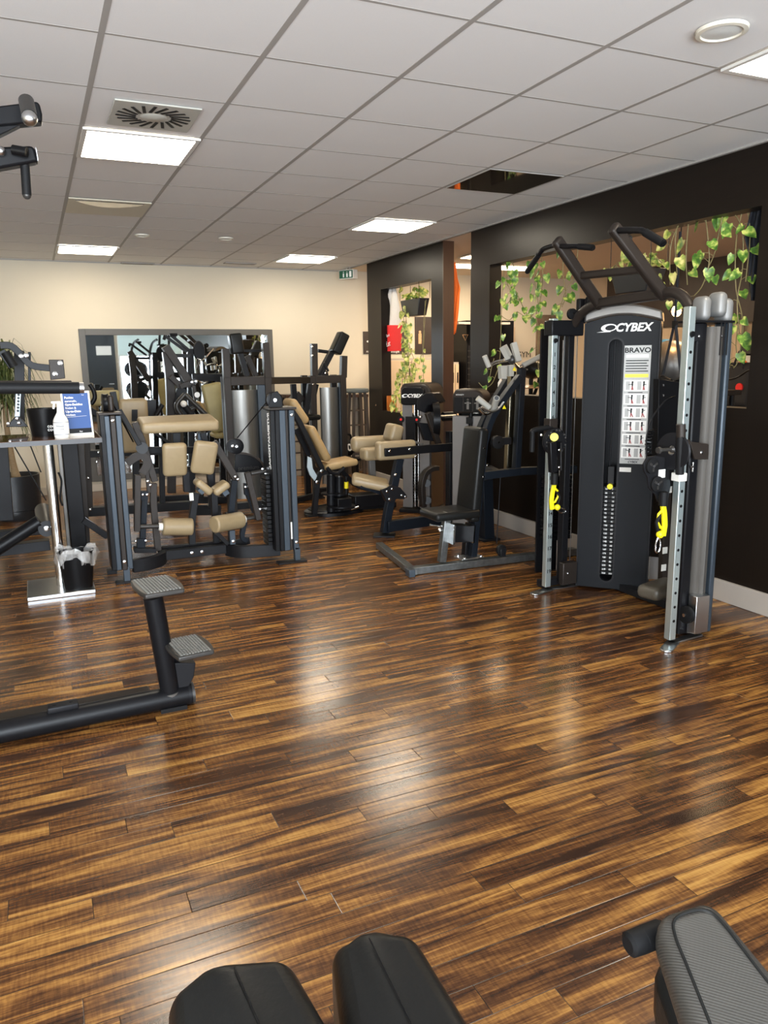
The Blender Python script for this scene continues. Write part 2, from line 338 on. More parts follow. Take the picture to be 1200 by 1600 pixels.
# ================================================================ the room
XR, YB, CZ = 4.06, 10.35, 2.83        # right partition line, back wall, ceiling
struct('floor', MB().span((-4.5, -2.7, -0.05), (9.0, 12.5, 0)), 'floor')
cb = MB(); cb.span((-4.5, -2.7, CZ), (XR+0.04, YB, CZ+0.05))
ceil = struct('ceiling', cb, 'tile')
g = MB(); x0, y0 = -0.265, 2.084
for i in range(-6, 7): g.span((x0+.625*i-.012, -2.7, CZ-.0015), (x0+.625*i+.012, YB, CZ+.001))
for j in range(-7, 14): g.span((-4.5, y0+.625*j-.0075, CZ-.0008), (XR, y0+.625*j+.0075, CZ+.001))
g.span((-4.5, YB-.02, CZ-.012), (XR, YB, CZ)); g.span((XR-.04, -2.7, CZ-.012), (XR, YB, CZ))
struct('trim_1', g, 'ceil_bar')
struct('ceiling_neighbour_room', MB().span((XR+0.04, -2.7, CZ), (9.0, 12.5, CZ+0.05)), mat('warm white ceiling', (0.66, 0.56, 0.43), 0.9))
struct('wall_back', MB().span((-4.5, YB, 0), (9.0, YB+.15, CZ)), 'cream')
struct('wall_left', MB().span((-4.65, -2.7, 0), (-4.5, 12.5, CZ)), 'cream')
struct('wall_neighbour', MB().span((8.2, -2.7, 0), (8.35, 12.5, CZ)), 'cream2')
bb = MB().span((-4.5, YB-.015, 0), (XR+.1, YB, 0.10)); struct('baseboard_back', bb, 'pale_skirt', .003)
# wall behind the camera: door, window openings
f = MB()
WIN = ((-4.4, -2.5), (-2.5, -.65), (-.65, 1.22), (2.28, 3.45), (3.45, 4.6), (5.3, 5.6), (6.4, 6.7))  # leftmost window is out of view, added to let in more daylight
f.span((-4.5, -2.75, 0), (-4.4, -2.6, CZ)); f.span((1.22, -2.75, 0), (2.28, -2.6, CZ)); f.span((4.6, -2.75, 0), (5.3, -2.6, CZ)); f.span((5.6, -2.75, 0), (6.4, -2.6, CZ)); f.span((6.7, -2.75, 0), (9.0, -2.6, CZ))
for xa, xb in ((-4.4, 1.22), (2.28, 4.6), (5.3, 5.6), (6.4, 6.7)): f.span((xa, -2.75, 0), (xb, -2.6, .35)); f.span((xa, -2.75, 2.72), (xb, -2.6, CZ))
struct('wall_front', f, 'cream')
for k, (xa, xb) in enumerate(WIN):
    r = MB(); r.span((xa, -2.60, .35), (xa+.05, -2.54, 2.72)); r.span((xb-.05, -2.60, .35), (xb, -2.54, 2.72)); r.span((xa+.05, -2.60, .35), (xb-.05, -2.54, .40)); r.span((xa+.05, -2.60, 2.67), (xb-.05, -2.54, 2.72)); r.span((xa+.05, -2.60, 1.80), (xb-.05, -2.55, 1.84))
    wf = struct('window_%d' % (k+1), r, 'white_metal')
d = struct('door_1', MB().span((1.38, -2.6, 0), (2.2, -2.56, 2.6)), 'door_grey', .003)
obj('door_handle', MB().tube([(2.1, -2.55, 1.05), (2.1, -2.49, 1.05), (1.97, -2.49, 1.05)], .011), 'brushed', d)
obj('notice_sheet', MB().span((1.70, -2.557, 1.85), (2.1, -2.555, 2.10)), 'tan_paper', d)
struct('trim_4', MB().span((4.62, -2.6, 0), (5.25, -2.45, CZ)), 'wenge'); struct('trim_5', MB().span((5.66, -2.6, 0), (6.36, -2.55, CZ)), 'wenge')
for xa, xb, lab in ((2.30, 3.44, 'left'), (3.46, 4.58, 'right')):
    bl_ = thing('roller_blind', 'pale teal roller blind over the upper window, %s of the pair, seen in the mirror' % lab, 'blind', ((xa+xb)/2, -2.52, 1.82)); obj('blind_cloth', MB().span((xa, -2.525, 1.84), (xb, -2.522, 2.70)), 'blind', bl_); obj('bottom_rail', MB().span((xa, -2.53, 1.81), (xb, -2.515, 1.84)), 'white_metal', bl_); obj('blind_roll', MB().cyl((xa, -2.51, 2.71), (xb, -2.51, 2.71), .03, 14), 'white_metal', bl_)

# dark wood partition frames on the right side
def partition(n, ya, yb, oa, ob, sill, head, xf, th):
    q = MB()
    q.span((xf, ya, 0), (xf+th, oa, CZ)); q.span((xf, ob, 0), (xf+th, yb, CZ))
    a = struct('wall_right_%s' % n, q, 'wenge')
    h = MB(); h.span((xf, oa, head), (xf+th, ob, CZ)); h.span((xf, oa, 0), (xf+th, ob, sill)); obj('lintel_and_sill', h, 'wenge_h', a)
    return a
p1 = partition('near', -1.2, 6.80, 3.44, 6.45, 1.27, 2.47, 4.045, .13)
p2 = partition('far', 7.46, 9.50, 7.72, 9.07, 0.96, 2.47, 4.09, .13)
obj('end_face', MB().span((4.09, 7.445, 0), (4.22, 7.46, CZ)), 'wenge_edge', p2)
struct('baseboard_right_near', MB().span((4.015, -1.2, 0), (4.045, 6.80, .14)), 'skirt', .004)
struct('baseboard_right_far', MB().span((4.065, 7.46, 0), (4.09, 9.50, .14)), 'skirt', .004)

# mirror
mx0, mx1, mz0, mz1 = .57, 3.03, .13, 2.03
t = thing('wall_mirror', 'wide wall mirror in a grey-brown frame on the cream back wall', 'mirror', (1.8, YB, mz0))
fr = MB(); fw = .075
fr.span((mx0, YB-.03, mz0), (mx0+fw, YB, mz1)); fr.span((mx1-fw, YB-.03, mz0), (mx1, YB, mz1)); fr.span((mx0+fw, YB-.03, mz0), (mx1-fw, YB, mz0+fw)); fr.span((mx0+fw, YB-.03, mz1-fw), (mx1-fw, YB, mz1))
obj('mirror_frame', fr, 'mirror_frame', t, .003)
obj('mirror_glass', MB().span((mx0+fw, YB-.014, mz0+fw), (mx1-fw, YB-.006, mz1-fw)), 'mirror', t)

# ---------------------------------------------------------------- ceiling fittings
def cell(i, j): return x0+.625*i, y0+.625*j
def light_panel(i, j, label, s=.625):
    a, b = cell(i, j); t = thing('ceiling_light', label, 'ceiling light', (a+s/2, b+s/2, CZ), 'square recessed ceiling lights')
    r = MB(); z0, z1 = CZ-.016, CZ-.004; e = .016
    r.span((a+.004, b+.004, z0), (a+e+.012, b+s-.004, z1)); r.span((a+s-e-.012, b+.004, z0), (a+s-.004, b+s-.004, z1)); r.span((a+e+.012, b+.004, z0), (a+s-e-.012, b+e+.012, z1)); r.span((a+e+.012, b+s-e-.012, z0), (a+s-e-.012, b+s-.004, z1))
    obj('light_frame', r, 'white_metal', t)
    obj('diffuser', MB().span((a+.028, b+.028, CZ-.012), (a+s-.028, b+s-.028, CZ-.005)), 'panel_lit', t)
light_panel(1, 4, 'lit square ceiling light directly behind the swirl air vent')
light_panel(1, 11, 'smallest lit ceiling light above the mirror, near the back wall on the left')
light_panel(5, 7, 'lit square ceiling light in front of the dark wood frames, left of the gap')
light_panel(5, 11, 'far lit ceiling light closest to the green exit sign')
light_panel(5, 0, 'ceiling light cut off by the right edge, beside the round speaker')
a, b = cell(5, 4)
t = thing('ceiling_mirror_panel', 'dark reflective square panel set in the ceiling grid by the wood wall', 'ceiling panel', (a+.31, b+.31, CZ))
obj('frame', MB().span((a+.012, b+.008, CZ-.006), (a+.613, b+.617, CZ-.004)), 'white_metal', t)
obj('reflector', MB().span((a+.022, b+.018, CZ-.008), (a+.603, b+.607, CZ-.006)), mat('smoked mirror', (0.34, 0.30, 0.26), 0.05, 1.0), t)
a, b = cell(1, 7)
t = thing('ceiling_air_outlet', 'cream ceiling fitting with a crescent of mirror between two lights', 'ceiling fitting', (a+.31, b+.31, CZ))
obj('frame', MB().span((a+.012, b+.008, CZ-.012), (a+.613, b+.617, CZ-.004)), mat('cream lacquer', (0.55, 0.50, 0.38), .5), t)
cr = [V((a+.06+.5*k/16, b+.05, CZ-.013)) for k in range(17)]; cr2 = [V((a+.56-.5*k/16, b+.05+.2*math.sin(math.pi*k/16)**.8, CZ-.013)) for k in range(1, 16)]
obj('reflector', MB().prism(cr+cr2, (0, 0, -.004)), mat('fitting mirror', (0.22, 0.20, 0.18), 0.04, 1.0), t)
# swirl diffuser
cx, cy = .68, 4.27
t = thing('swirl_air_vent', 'square ceiling vent with radial black slots', 'air vent', (cx, cy, CZ))
pl = MB().span((cx-.205, cy-.205, CZ-.012), (cx+.205, cy+.205, CZ-.004)); obj('plate', pl, 'vent_metal', t, .002)
for k in range(20):
    an = 2*math.pi*k/20; dx, dy = math.cos(an), math.sin(an); tw = an+.45
    p = V((cx+dx*.088, cy+dy*.080, CZ-.013)); q = p + V((math.cos(tw), math.sin(tw), 0))*.098
    obj('slot', MB().bar(p, q, .016, .003), 'plastic_black', t)
obj('centre_disc', MB().lathe((cx, cy, CZ-.012), [(.066, 0), (.055, -.006), (.001, -.009)], 28), 'vent_metal', t)
for (px, py, r, lab) in ((1128, 47, .098, 'large round white speaker grille in the near ceiling, top right'), (353, 372, .075, 'small round ceiling speaker near the back, left of the twin far lights'), (222, 367, .07, 'faint round ceiling speaker above the mirror, between two lights')):
    p = at(px, py, z=CZ-.004); t = thing('ceiling_speaker', lab, 'speaker', (p.x, p.y, CZ), 'round ceiling speakers')
    obj('rim', MB().lathe((p.x, p.y, CZ-.003), [(r, 0), (r*.97, -.012), (r*.8, -.014), (r*.76, -.004)], 36), mat('cream plastic', (0.66, 0.62, 0.52), .5), t)
    obj('grille', MB().lathe((p.x, p.y, CZ-.006), [(r*.8, -.004), (r*.4, -.009), (.001, -.010)], 36), mat('speaker grille', (0.62, 0.63, 0.6), .6, 0, .1, 300), t)
for px, lab in ((215, 'slot air vent in the ceiling edge above the mirror, left one'), (375, 'slot air vent in the ceiling edge, right one')):
    p = at(px, 411, z=CZ); t = thing('slot_air_vent', lab, 'air vent', (p.x, p.y, CZ), 'slot vents along the back wall')
    obj('rim', MB().span((p.x-.2, p.y-.06, CZ-.012), (p.x+.2, p.y+.06, CZ-.003)), 'ceil_bar', t)
    obj('slot', MB().span((p.x-.18, p.y-.04, CZ-.014), (p.x+.18, p.y+.04, CZ-.011)), mat('vent shade', (0.24, .22, .19), .7), t)
# exit sign
p = at(541, 429, y=9.95)
t = thing('exit_sign', 'green emergency exit sign hanging under the ceiling at the back', 'sign', (p.x, p.y, p.z))
obj('housing', MB().box((p.x+.03, p.y, p.z), (.10, .24, .12), rz=.55), 'white_metal', t, .004)
m3 = Matrix.Rotation(.55, 3, 'Z'); pf = V((p.x+.03, p.y, p.z)) + m3 @ V((-.053, 0, 0))
gp = obj('pictogram_panel', MB().box(pf, (.004, .22, .10), rz=.55), 'green_sign', t)
for dy, s in ((.04, .012), (-.02, .015)):
    c = pf + m3 @ V((-.003, dy, 0)); obj('pictogram', MB().box(c + m3 @ V((0, 0, -.012)), (.002, s*1.5, .05), rz=.55).ball(c+V((0, 0, .028)), .009, 8, (.4, 1, 1)), 'white', gp)
obj('pictogram', MB().box(pf + m3 @ V((-.003, -.075, 0)), (.002, .035, .075), rz=.55), 'white', gp)
obj('hanger', MB().cyl((p.x+.03, p.y-.06, p.z+.06), (p.x+.03, p.y-.06, CZ), .004), 'white_metal', t); obj('hanger', MB().cyl((p.x+.03, p.y+.06, p.z+.06), (p.x+.03, p.y+.06, CZ), .004), 'white_metal', t)
from mathutils.geometry import tessellate_polygon
def holed(outer, inners, off):
    """Flat plate with holes: loops of 3-D points, extruded by off."""
    loops = [[V(p) for p in outer]] + [[V(p) for p in l] for l in inners]; tris = tessellate_polygon(loops)
    pts = [p for l in loops for p in l]; n = len(pts); off = V(off)
    mb = MB(); fs = [list(t) for t in tris] + [[n+i for i in t][::-1] for t in tris]; k = 0
    for l in loops:
        m = len(l)
        for i in range(m): a, b = k+i, k+(i+1) % m; fs.append([a, b, n+b, n+a])
        k += m
    return mb.add(pts + [p+off for p in pts], fs)

# ================================================================ cable tower on the right
TA, TB = V((3.37, 4.18, 0)), V((3.69, 3.84, 0)); TE = (TB-TA).normalized(); TN = V((-TE.y*-1, TE.x*-1, 0)); TN = V((TE.y, -TE.x, 0))
if TN.dot(V((-1, -1, 0))) < 0: TN = -TN
def onp(px, py, out=0.0):
    d = at(px, py, y=1.0)-EYE; o = TA + TN*out; tt = (o-EYE).dot(TN)/d.dot(TN); return EYE+d*tt
def uz(u, z, out=0.0): return TA + TE*u + V((0, 0, z)) + TN*out
WT = (TB-TA).length
bt = thing('cable_tower', 'tall black dual cable machine with white lettering and yellow-tipped pulleys', 'gym machine', (3.4, 3.7, 0))
# shroud
out = [uz(0.0, .015), uz(.0, 1.82)] + [uz(WT*k/12, 1.82+.045*math.sin(math.pi*k/12)) for k in range(1, 12)] + [uz(WT, 1.82), uz(WT, .015)]
su = (onp(951, 560)-TA).dot(TE); su2 = (onp(972, 560)-TA).dot(TE); sb = onp(948, 908).z; stz = onp(962, 530).z; sr = (su2-su)/2; sc_ = (su+su2)/2
slot = [uz(sc_+sr*math.cos(a_), stz-sr+sr*math.sin(a_)) for a_ in [math.pi*k/10 for k in range(11)]] + [uz(sc_+sr*math.cos(a_), sb+sr+sr*math.sin(a_)) for a_ in [math.pi+math.pi*k/10 for k in range(11)]]
sh = obj('front_shroud', holed(out, [slot], -TN*.035), 'panel_blk', bt, .004)
rim = MB(); rr = [uz(sc_+(sr+.012)*math.cos(a_), stz-sr+(sr+.012)*math.sin(a_), .004) for a_ in [math.pi*k/10 for k in range(11)]] + [uz(sc_+(sr+.012)*math.cos(a_), sb+sr+(sr+.012)*math.sin(a_), .004) for a_ in [math.pi+math.pi*k/10 for k in range(11)]]
obj('slot_rim', holed(rr, [[p+TN*.004 for p in slot]], -TN*.006), 'steel_dark', sh)
bk = MB().prism([uz(0, .015, -.035), uz(0, 1.80, -.035), uz(WT, 1.80, -.035), uz(WT, .015, -.035)], -TN*.004)
hs = MB()
hs.prism([uz(-.006, .015, .0), uz(-.006, 1.82, .0), uz(-.006, 1.82, -.30), uz(-.006, .015, -.30)], TE*.012)
hs.prism([uz(WT-.006, .015, .0), uz(WT-.006, 1.82, .0), uz(WT-.006, 1.82, -.20), uz(WT-.006, .015, -.20)], TE*.012)
hs.prism([uz(0, .015, -.24), uz(0, 1.8, -.24), uz(WT, 1.8, -.24), uz(WT, .015, -.24)], -TN*.01)
obj('tower_housing', hs, 'steel_dark', bt)
cap_lo = [uz(-.012+(WT+.024)*k/14, 1.822+.045*math.sin(math.pi*k/14), .012) for k in range(15)]
cap_hi = [uz(-.005+(WT+.01)*k/14, 1.885+.05*math.sin(math.pi*k/14), .012) for k in range(15)][::-1]
obj('top_cap', MB().prism(cap_lo+cap_hi, -TN*.27), 'silver_paint', bt, .012)
# weight stack in the slot
for k in range(22):
    z = sb+.035+k*.0285; obj('weight_plate', MB().prism([uz(su-.05, z, -.045), uz(su2+.05, z, -.045), uz(su2+.05, z+.024, -.045), uz(su-.05, z+.024, -.045)], -TN*.12), 'plastic_black', bt)
nb = []
for k in range(22):
    z = sb+.039+(21-k)*.0285
    text('weight_numbers', str(10+10*k), .0165, uz(sc_-.034, z, -.043), TE, (0, 0, 1), 'white', bt, .0004, bold=.0004)
    text('weight_numbers', '%d' % round((10+10*k)*.4536), .0165, uz(sc_+.012, z, -.043), TE, (0, 0, 1), 'white', bt, .0004, bold=.0004)
zt = sb+.04+22*.0285
obj('guide_rod', MB().cyl(uz(sc_-.012, zt, -.06), uz(sc_-.012, 1.70, -.06), .006), 'steel_dark', bt)
obj('stack_head', MB().box(uz(sc_, zt+.07, -.07), (.05, .05, .13), rz=math.atan2(TE.y, TE.x)), 'steel_black', bt, .006)
obj('selector_pin', MB().cyl(uz(sc_, zt-.002, -.045), uz(sc_, zt-.002, -.01), .019, 18), 'yellow', bt)
# lettering
def logo(parent, x0, z0, s, uzf, m='white'):
    text('maker_name', 'CYBEX', s, uzf(x0, z0), uzf(1, 0)-uzf(0, 0), (0, 0, 1), m, parent, .0008, shear=.25, bold=s*.03)
    w0 = s*1.5; cc = (x0-w0*.36, z0+s*.34); n = 26; ts = [2*math.pi*k/n for k in range(n)]
    o1 = [uzf(cc[0]+w0*.46*math.cos(a_)+s*.10*math.sin(a_), cc[1]+s*.34*math.sin(a_)) for a_ in ts]; o2 = [uzf(cc[0]+w0*.08+w0*.30*math.cos(a_)+s*.07*math.sin(a_), cc[1]+s*.24*math.sin(a_)) for a_ in ts]
    nrm = (uzf(1, 0)-uzf(0, 0)).normalized().cross(V((0, 0, 1)))
    obj('maker_emblem', holed(o1, [o2], nrm*.001), m, parent)
    obj('maker_emblem', MB().prism([uzf(cc[0]-w0*.72, cc[1]-s*.40), uzf(cc[0]+w0*.1, cc[1]-s*.38), uzf(cc[0]+w0*.1, cc[1]-s*.29), uzf(cc[0]-w0*.3, cc[1]-s*.33)], nrm*.001), m, parent)
lp = onp(958, 518); lu = (lp-TA).dot(TE)+.012
logo(sh, lu, lp.z, .072, lambda u, z: uz(u, z, .003))
# placard
a1, b1 = onp(976, 540), onp(969, 724); pu0 = (onp(974, 600)-TA).dot(TE)-.002; pu1 = (onp(1014, 620)-TA).dot(TE); pw = pu1-pu0; pz1 = a1.z; pz0 = b1.z
def quad(u0, z0, u1, z1, o=.0015, t=.001): return MB().prism([uz(u0, z0, o), uz(u1, z0, o), uz(u1, z1, o), uz(u0, z1, o)], TN*t)
pc = obj('instruction_placard', quad(pu0, pz0, pu1, pz1, .001), 'grey_label', sh)
text('placard_title', 'BRAVO', .044, uz(pu0+pw*.5, pz1-.045, .0025), TE, (0, 0, 1), 'steel_dark', pc, .0006, 'CENTER', squash=1.15, bold=.0012)
obj('title_strip', quad(pu0+pw*.08, pz1-.078, pu1-pw*.08, pz1-.058, .0022), 'white', pc)
for k in range(5): obj('text_line', quad(pu0+pw*.07, pz1-.10-k*.017, pu1-pw*(.08+.06*(k % 2)), pz1-.094-k*.017, .0022), 'steel_dark', pc)
obj('warning_strip', quad(pu0+pw*.06, pz1-.205, pu1-pw*.06, pz1-.183, .0022), 'yellow', pc)
rh = (pz1-.215-pz0-.03)/6
for k in range(6):
    zt_ = pz1-.222-k*rh; zb_ = zt_-rh*.82
    bx = obj('exercise_picture', quad(pu0+pw*.05, zb_, pu1-pw*.05, zt_, .0022), 'white', pc)
    obj('caption_line', quad(pu0+pw*.2, zb_-rh*.12, pu1-pw*.25, zb_-rh*.07, .0022), 'steel_dark', pc)
    for h_ in (0, 1):
        c0 = pu0+pw*(.30+.43*h_); zz = (zt_+zb_)/2; q = MB()
        q.v += quad(c0-pw*.19, zb_+.008, c0-pw*.04, zt_-.008, .0034).v; q.f += quad(0, 0, 1, 1).f
        obj('machine_icon', q, mat('icon grey', (.45, .46, .44), .6) if False else 'grey_label', bx)
        fz = MB(); fz.ball(uz(c0+pw*.06, zt_-.014, .004), .0065, 8, (1, 1, 1)); 
        fz.bar(uz(c0+pw*.06, zt_-.02, .004), uz(c0+pw*.055, zz-.004, .004), .009, .002, TN); fz.bar(uz(c0+pw*.06, zt_-.026, .004), uz(c0+pw*.15*(1 if h_ else -.6), zt_-.03+.006*(k % 3), .004), .004, .002, TN)
        obj('figure_icon', fz, 'steel_dark', bx)
        lg = MB(); lg.bar(uz(c0+pw*.055, zz-.002, .004), uz(c0+pw*(.04+.02*(k % 2)), zb_+.008, .004), .006, .002, TN); lg.bar(uz(c0+pw*.055, zz-.002, .004), uz(c0+pw*(.09+.02*(k % 3)), zb_+.008, .004), .006, .002, TN)
        obj('figure_icon', lg, mat('dull red print', (.35, .06, .06), .6) if k == 0 and h_ == 0 else (bpy.data.materials['dull red print']), bx)
text('placard_maker', 'CYBEX', .02, uz(pu0+pw*.5, pz0+.006, .0025), TE, (0, 0, 1), 'steel_dark', pc, .0006, 'CENTER', shear=.25, bold=.0005)
q0 = onp(968, 730); qu = (q0-TA).dot(TE); obj('small_sticker', quad(qu, q0.z-.03, qu+.075, q0.z, .0015), 'tan_paper', sh)
# rails
def rail(x, y, label, numbers):
    r = obj('pulley_rail', MB().box((x, y, .03+.91), (.045, .045, 1.82)), 'zinc', bt, .004, label=label)
    for k in range(20):
        z = 1.70-k*.082
        if k and numbers:
            text('height_number', str(k), .036, (x, y-.0235, z-.01), (1, 0, 0), (0, 0, 1), 'steel_dark', r, .0004, 'CENTER', bold=.0006)
        else: obj('pin_hole', MB().cyl((x, y-.024, z), (x, y-.0215, z), .0085, 12), 'plastic_black', r)
    obj('rail_bolt', MB().cyl((x, y-.032, 1.71), (x, y-.02, 1.71), .015, 14), 'plastic_black', r)
    return r
LX, LY, RX, RY = 3.14, 4.22, 3.145, 3.07
rl = rail(LX, LY, 'silver rail with engraved numbers', True); rr_ = rail(RX, RY, 'silver rail with punched holes', False)
def foot(a_, b_, w_=.05):
    a_, b_ = V(a_), V(b_); d_ = (b_-a_).normalized(); s_ = V((-d_.y, d_.x, 0))
    pts = [a_+s_*w_/2, a_-s_*w_/2, b_-s_*w_/2] + [b_ + (d_*math.sin(t_)-s_*math.cos(t_))*w_/2 for t_ in [math.pi*k/6 for k in range(1, 6)]] + [b_+s_*w_/2]
    return MB().prism(pts, (0, 0, .012))
obj('foot_plate', foot((LX+.03, LY, 0), (LX-.12, LY-.04, 0), .07), 'brushed', bt, .003); obj('foot_plate', foot((RX+.03, RY, 0), (RX-.09, RY-.07, 0), .07), 'brushed', bt, .003)
obj('foot_plate', foot((RX, RY, 0), (RX+.24, RY+.02, 0), .05), 'brushed', bt, .003); obj('foot_plate', foot((LX, LY, 0), (LX+.25, LY+.0, 0), .05), 'brushed', bt, .003)
# right column, ribbed
colm = MB(); cxy = V((3.36, 3.13, 0)); prof = []
for k in range(24):
    a_ = 2*math.pi*k/24; ex = .052 if k % 2 else .056; prof.append(cxy + V((math.cos(a_)*ex*1.05, math.sin(a_)*ex*1.35, .03)))
obj('column', colm.prism(prof, (0, 0, 1.72)), 'column_grey', bt, label='ribbed grey column', smooth=50)
obj('column_spine', MB().box((3.265, 3.14, .90), (.07, .10, 1.74)), 'steel_black', bt, .01)
obj('column_spine', MB().box((3.425, 3.10, .90), (.035, .10, 1.74)), 'steel_blue', bt, .01)
for (dx, dy, dz) in ((3.30, 3.14, .0), (3.37, 3.10, .02), (3.44, 3.12, -.01)):
    obj('column_cap', slab(((1, 0, 0), (0, 1, 0), (0, 0, 1)), (dx, dy, 1.845+dz), (.065, .10, .13), .03), 'cap_grey', bt)
obj('top_bracket', MB().box((3.31, 3.11, 1.775), (.30, .11, .012)), 'steel_black', bt, .002); obj('top_bracket', MB().box((3.22, 3.10, 1.72), (.10, .02, .09)), 'steel_dark', bt, .002)
bolts(bt, [(3.20, 3.089, 1.735), (3.24, 3.089, 1.70), (3.37, 3.06, 1.70), (3.42, 3.06, 1.68)], (0, -1, 0), .008)
for k in range(4): obj('cable', MB().cyl((3.36+.025*k, 3.055, 1.60), (3.36+.025*k, 3.055, 1.77), .004, 6), 'steel_black', bt)
obj('lower_pulley_guard', MB().box((3.33, 3.05, .16), (.10, .06, .22)), 'brushed', bt, .003); wheel(bt, (3.25, 3.06, .16), (1, 0, 0), .05, .03)
# left upright
obj('column', MB().box((3.30, 4.26, .90), (.05, .06, 1.74)), 'steel_black', bt, .006, label='slim black upright behind the numbered rail')
obj('top_bracket', MB().box((3.24, 4.24, 1.79), (.26, .09, .10)), 'steel_black', bt, .008)
obj('top_bracket', MB().box((3.36, 4.22, 1.90), (.06, .04, .16)), 'steel_black', bt, .008); wheel(bt, (3.40, 4.17, 1.955), (0, 1, 0), .045, .03)
wheel(bt, (3.27, 4.20, 1.88), (0, 1, 0), .035, .025)
for dx in (.055, .10, .205): obj('cable', MB().cyl((LX+dx, LY+.01, .12 if dx > .1 else 1.1), (LX+dx, LY+.01, 1.76), .003, 6), 'brushed', bt)
obj('base_block', MB().box((3.30, 4.19, .115), (.12, .05, .16)), 'steel_brown', bt, .006); bolts(bt, [(3.28, 4.163, .12)], (0, -1, 0), .009)
for k in range(15): obj('weight_plate', MB().box((3.42, 4.50, .30+k*.032), (.20, .12, .026)), 'plastic_black', bt, .002, label='plain black plate of the rear stack')
obj('stack_rod', MB().cyl((3.36, 4.50, .04), (3.36, 4.50, 1.72), .008), 'brushed', bt); obj('stack_rod', MB().cyl((3.44, 4.50, .04), (3.44, 4.50, 1.72), .008), 'brushed', bt)
obj('stack_guard', MB().span((3.30, 4.57, .02), (3.56, 4.585, 1.80)), 'steel_black', bt)
obj('base_frame', MB().bar((3.14, 4.30, .03), (3.9, 4.35, .03), .06, .05).bar((3.6, 3.3, .03), (3.6, 4.4, .03), .06, .05).bar((3.33, 3.15, .03), (3.62, 3.5, .03), .05, .05), 'steel_dark', bt, .003)
# pulley carriages
def grip(parent, pts, r, m='rubber', name='handle_grip'): return obj(name, MB().tube(smooth_path(pts), r, 14), m, parent)
c = at(867, 690, y=4.16)
cr_ = obj('pulley_carriage', MB().lathe(c+V((0, .02, 0)), [(.001, 0), (.088, 0), (.092, -.012), (.088, -.03), (.001, -.034)][::-1], 32, axis=(0, 1, 0)), 'steel_dark', bt)
for k in range(20):
    a_ = 2*math.pi*k/20; p = c + V((math.cos(a_)*.077, -.014, math.sin(a_)*.077)); obj('index_pin', MB().cyl(p, p+V((0, -.004, 0)), .006, 8), 'chrome' if k % 3 == 0 else 'silver_paint', cr_)
p = c+V((-.0, -.02, .0)); obj('centre_cap', MB().cyl(at(866, 683, y=4.13), at(866, 683, y=4.12), .027, 20), 'yellow', cr_)
obj('carriage_sleeve', MB().box((LX, LY, c.z+.05), (.065, .07, .20)), 'steel_brown', cr_, .004)
h = at(862, 668, y=4.2); h2 = at(833, 676, y=4.2); h3 = at(831, 706, y=4.2)
grip(cr_, [h, h+V((-.05, 0, 0)), h2+V((0, 0, .012)), h2+V((-.004, 0, -.02)), h3], .017)
k1 = at(862, 720, y=4.14); obj('pulley_arm', MB().bar(at(862, 690, y=4.12), at(864, 738, y=4.12), .05, .04).bar(at(874, 690, y=4.12), at(874, 735, y=4.12), .012, .045), 'steel_black', cr_, .006)
bolts(cr_, [at(874, 703, y=4.09), at(874, 730, y=4.09), at(846, 680, y=4.1)], (0, -1, 0), .009)
def pulley_tip(px, py, y, flip):
    """rubber sleeve, yellow link, ball stop and carabiner hanging on the cable"""
    s = .92*(y-0)/1192.5*1.08; o = at(px, py, y=y); f_ = -1 if flip else 1
    tp = obj('cable_sleeve', MB().cyl(o+V((0, 0, .075)), o, .024, 16), 'rubber', bt)
    lk = MB(); pts = [V((0, 0, .0)), V((f_*-.012, 0, -.05)), V((f_*-.02, 0, -.11)), V((f_*-.012, 0, -.17))]
    lk.sweep([o+q_ for q_ in pts], .030, .016, (0, 1, 0)); lk.tube([o+V((f_*x_, 0, z_)) for x_, z_ in ((.0, -.02), (.028, -.045), (.034, -.085), (.010, -.12), (-.015, -.125))], .008, 8)
    obj('yellow_link', lk, 'yellow', bt, .004)
    obj('link_insert', MB().tube([o+V((f_*x_, -.004, z_)) for x_, z_ in ((.022, -.05), (.045, -.09), (.032, -.135))], .009, 8), 'rubber', bt)
    obj('stop_ball', MB().ball(o+V((f_*.022, -.012, -.155)), .021, 14), 'yellow', bt)
    cb_ = [o+V((f_*.03, -.01, -.165)) + V((f_*x_, 0, z_)) for x_, z_ in ((0, 0), (-.014, -.03), (-.014, -.07), (.002, -.09), (.016, -.075), (.013, -.03), (0, 0))]
    if not flip: cb_ = [o+V((.02, -.01, -.165)) + V((x_, 0, z_)) for x_, z_ in ((0, 0), (.012, -.018), (.05, -.035), (.072, -.025), (.06, -.008), (.02, .0), (0, 0))]
    obj('carabiner', MB().tube(smooth_path(cb_, 4), .0045, 8), 'chrome', bt)
pulley_tip(866, 757, 4.12, False); pulley_tip(1036, 790, 3.06, True)
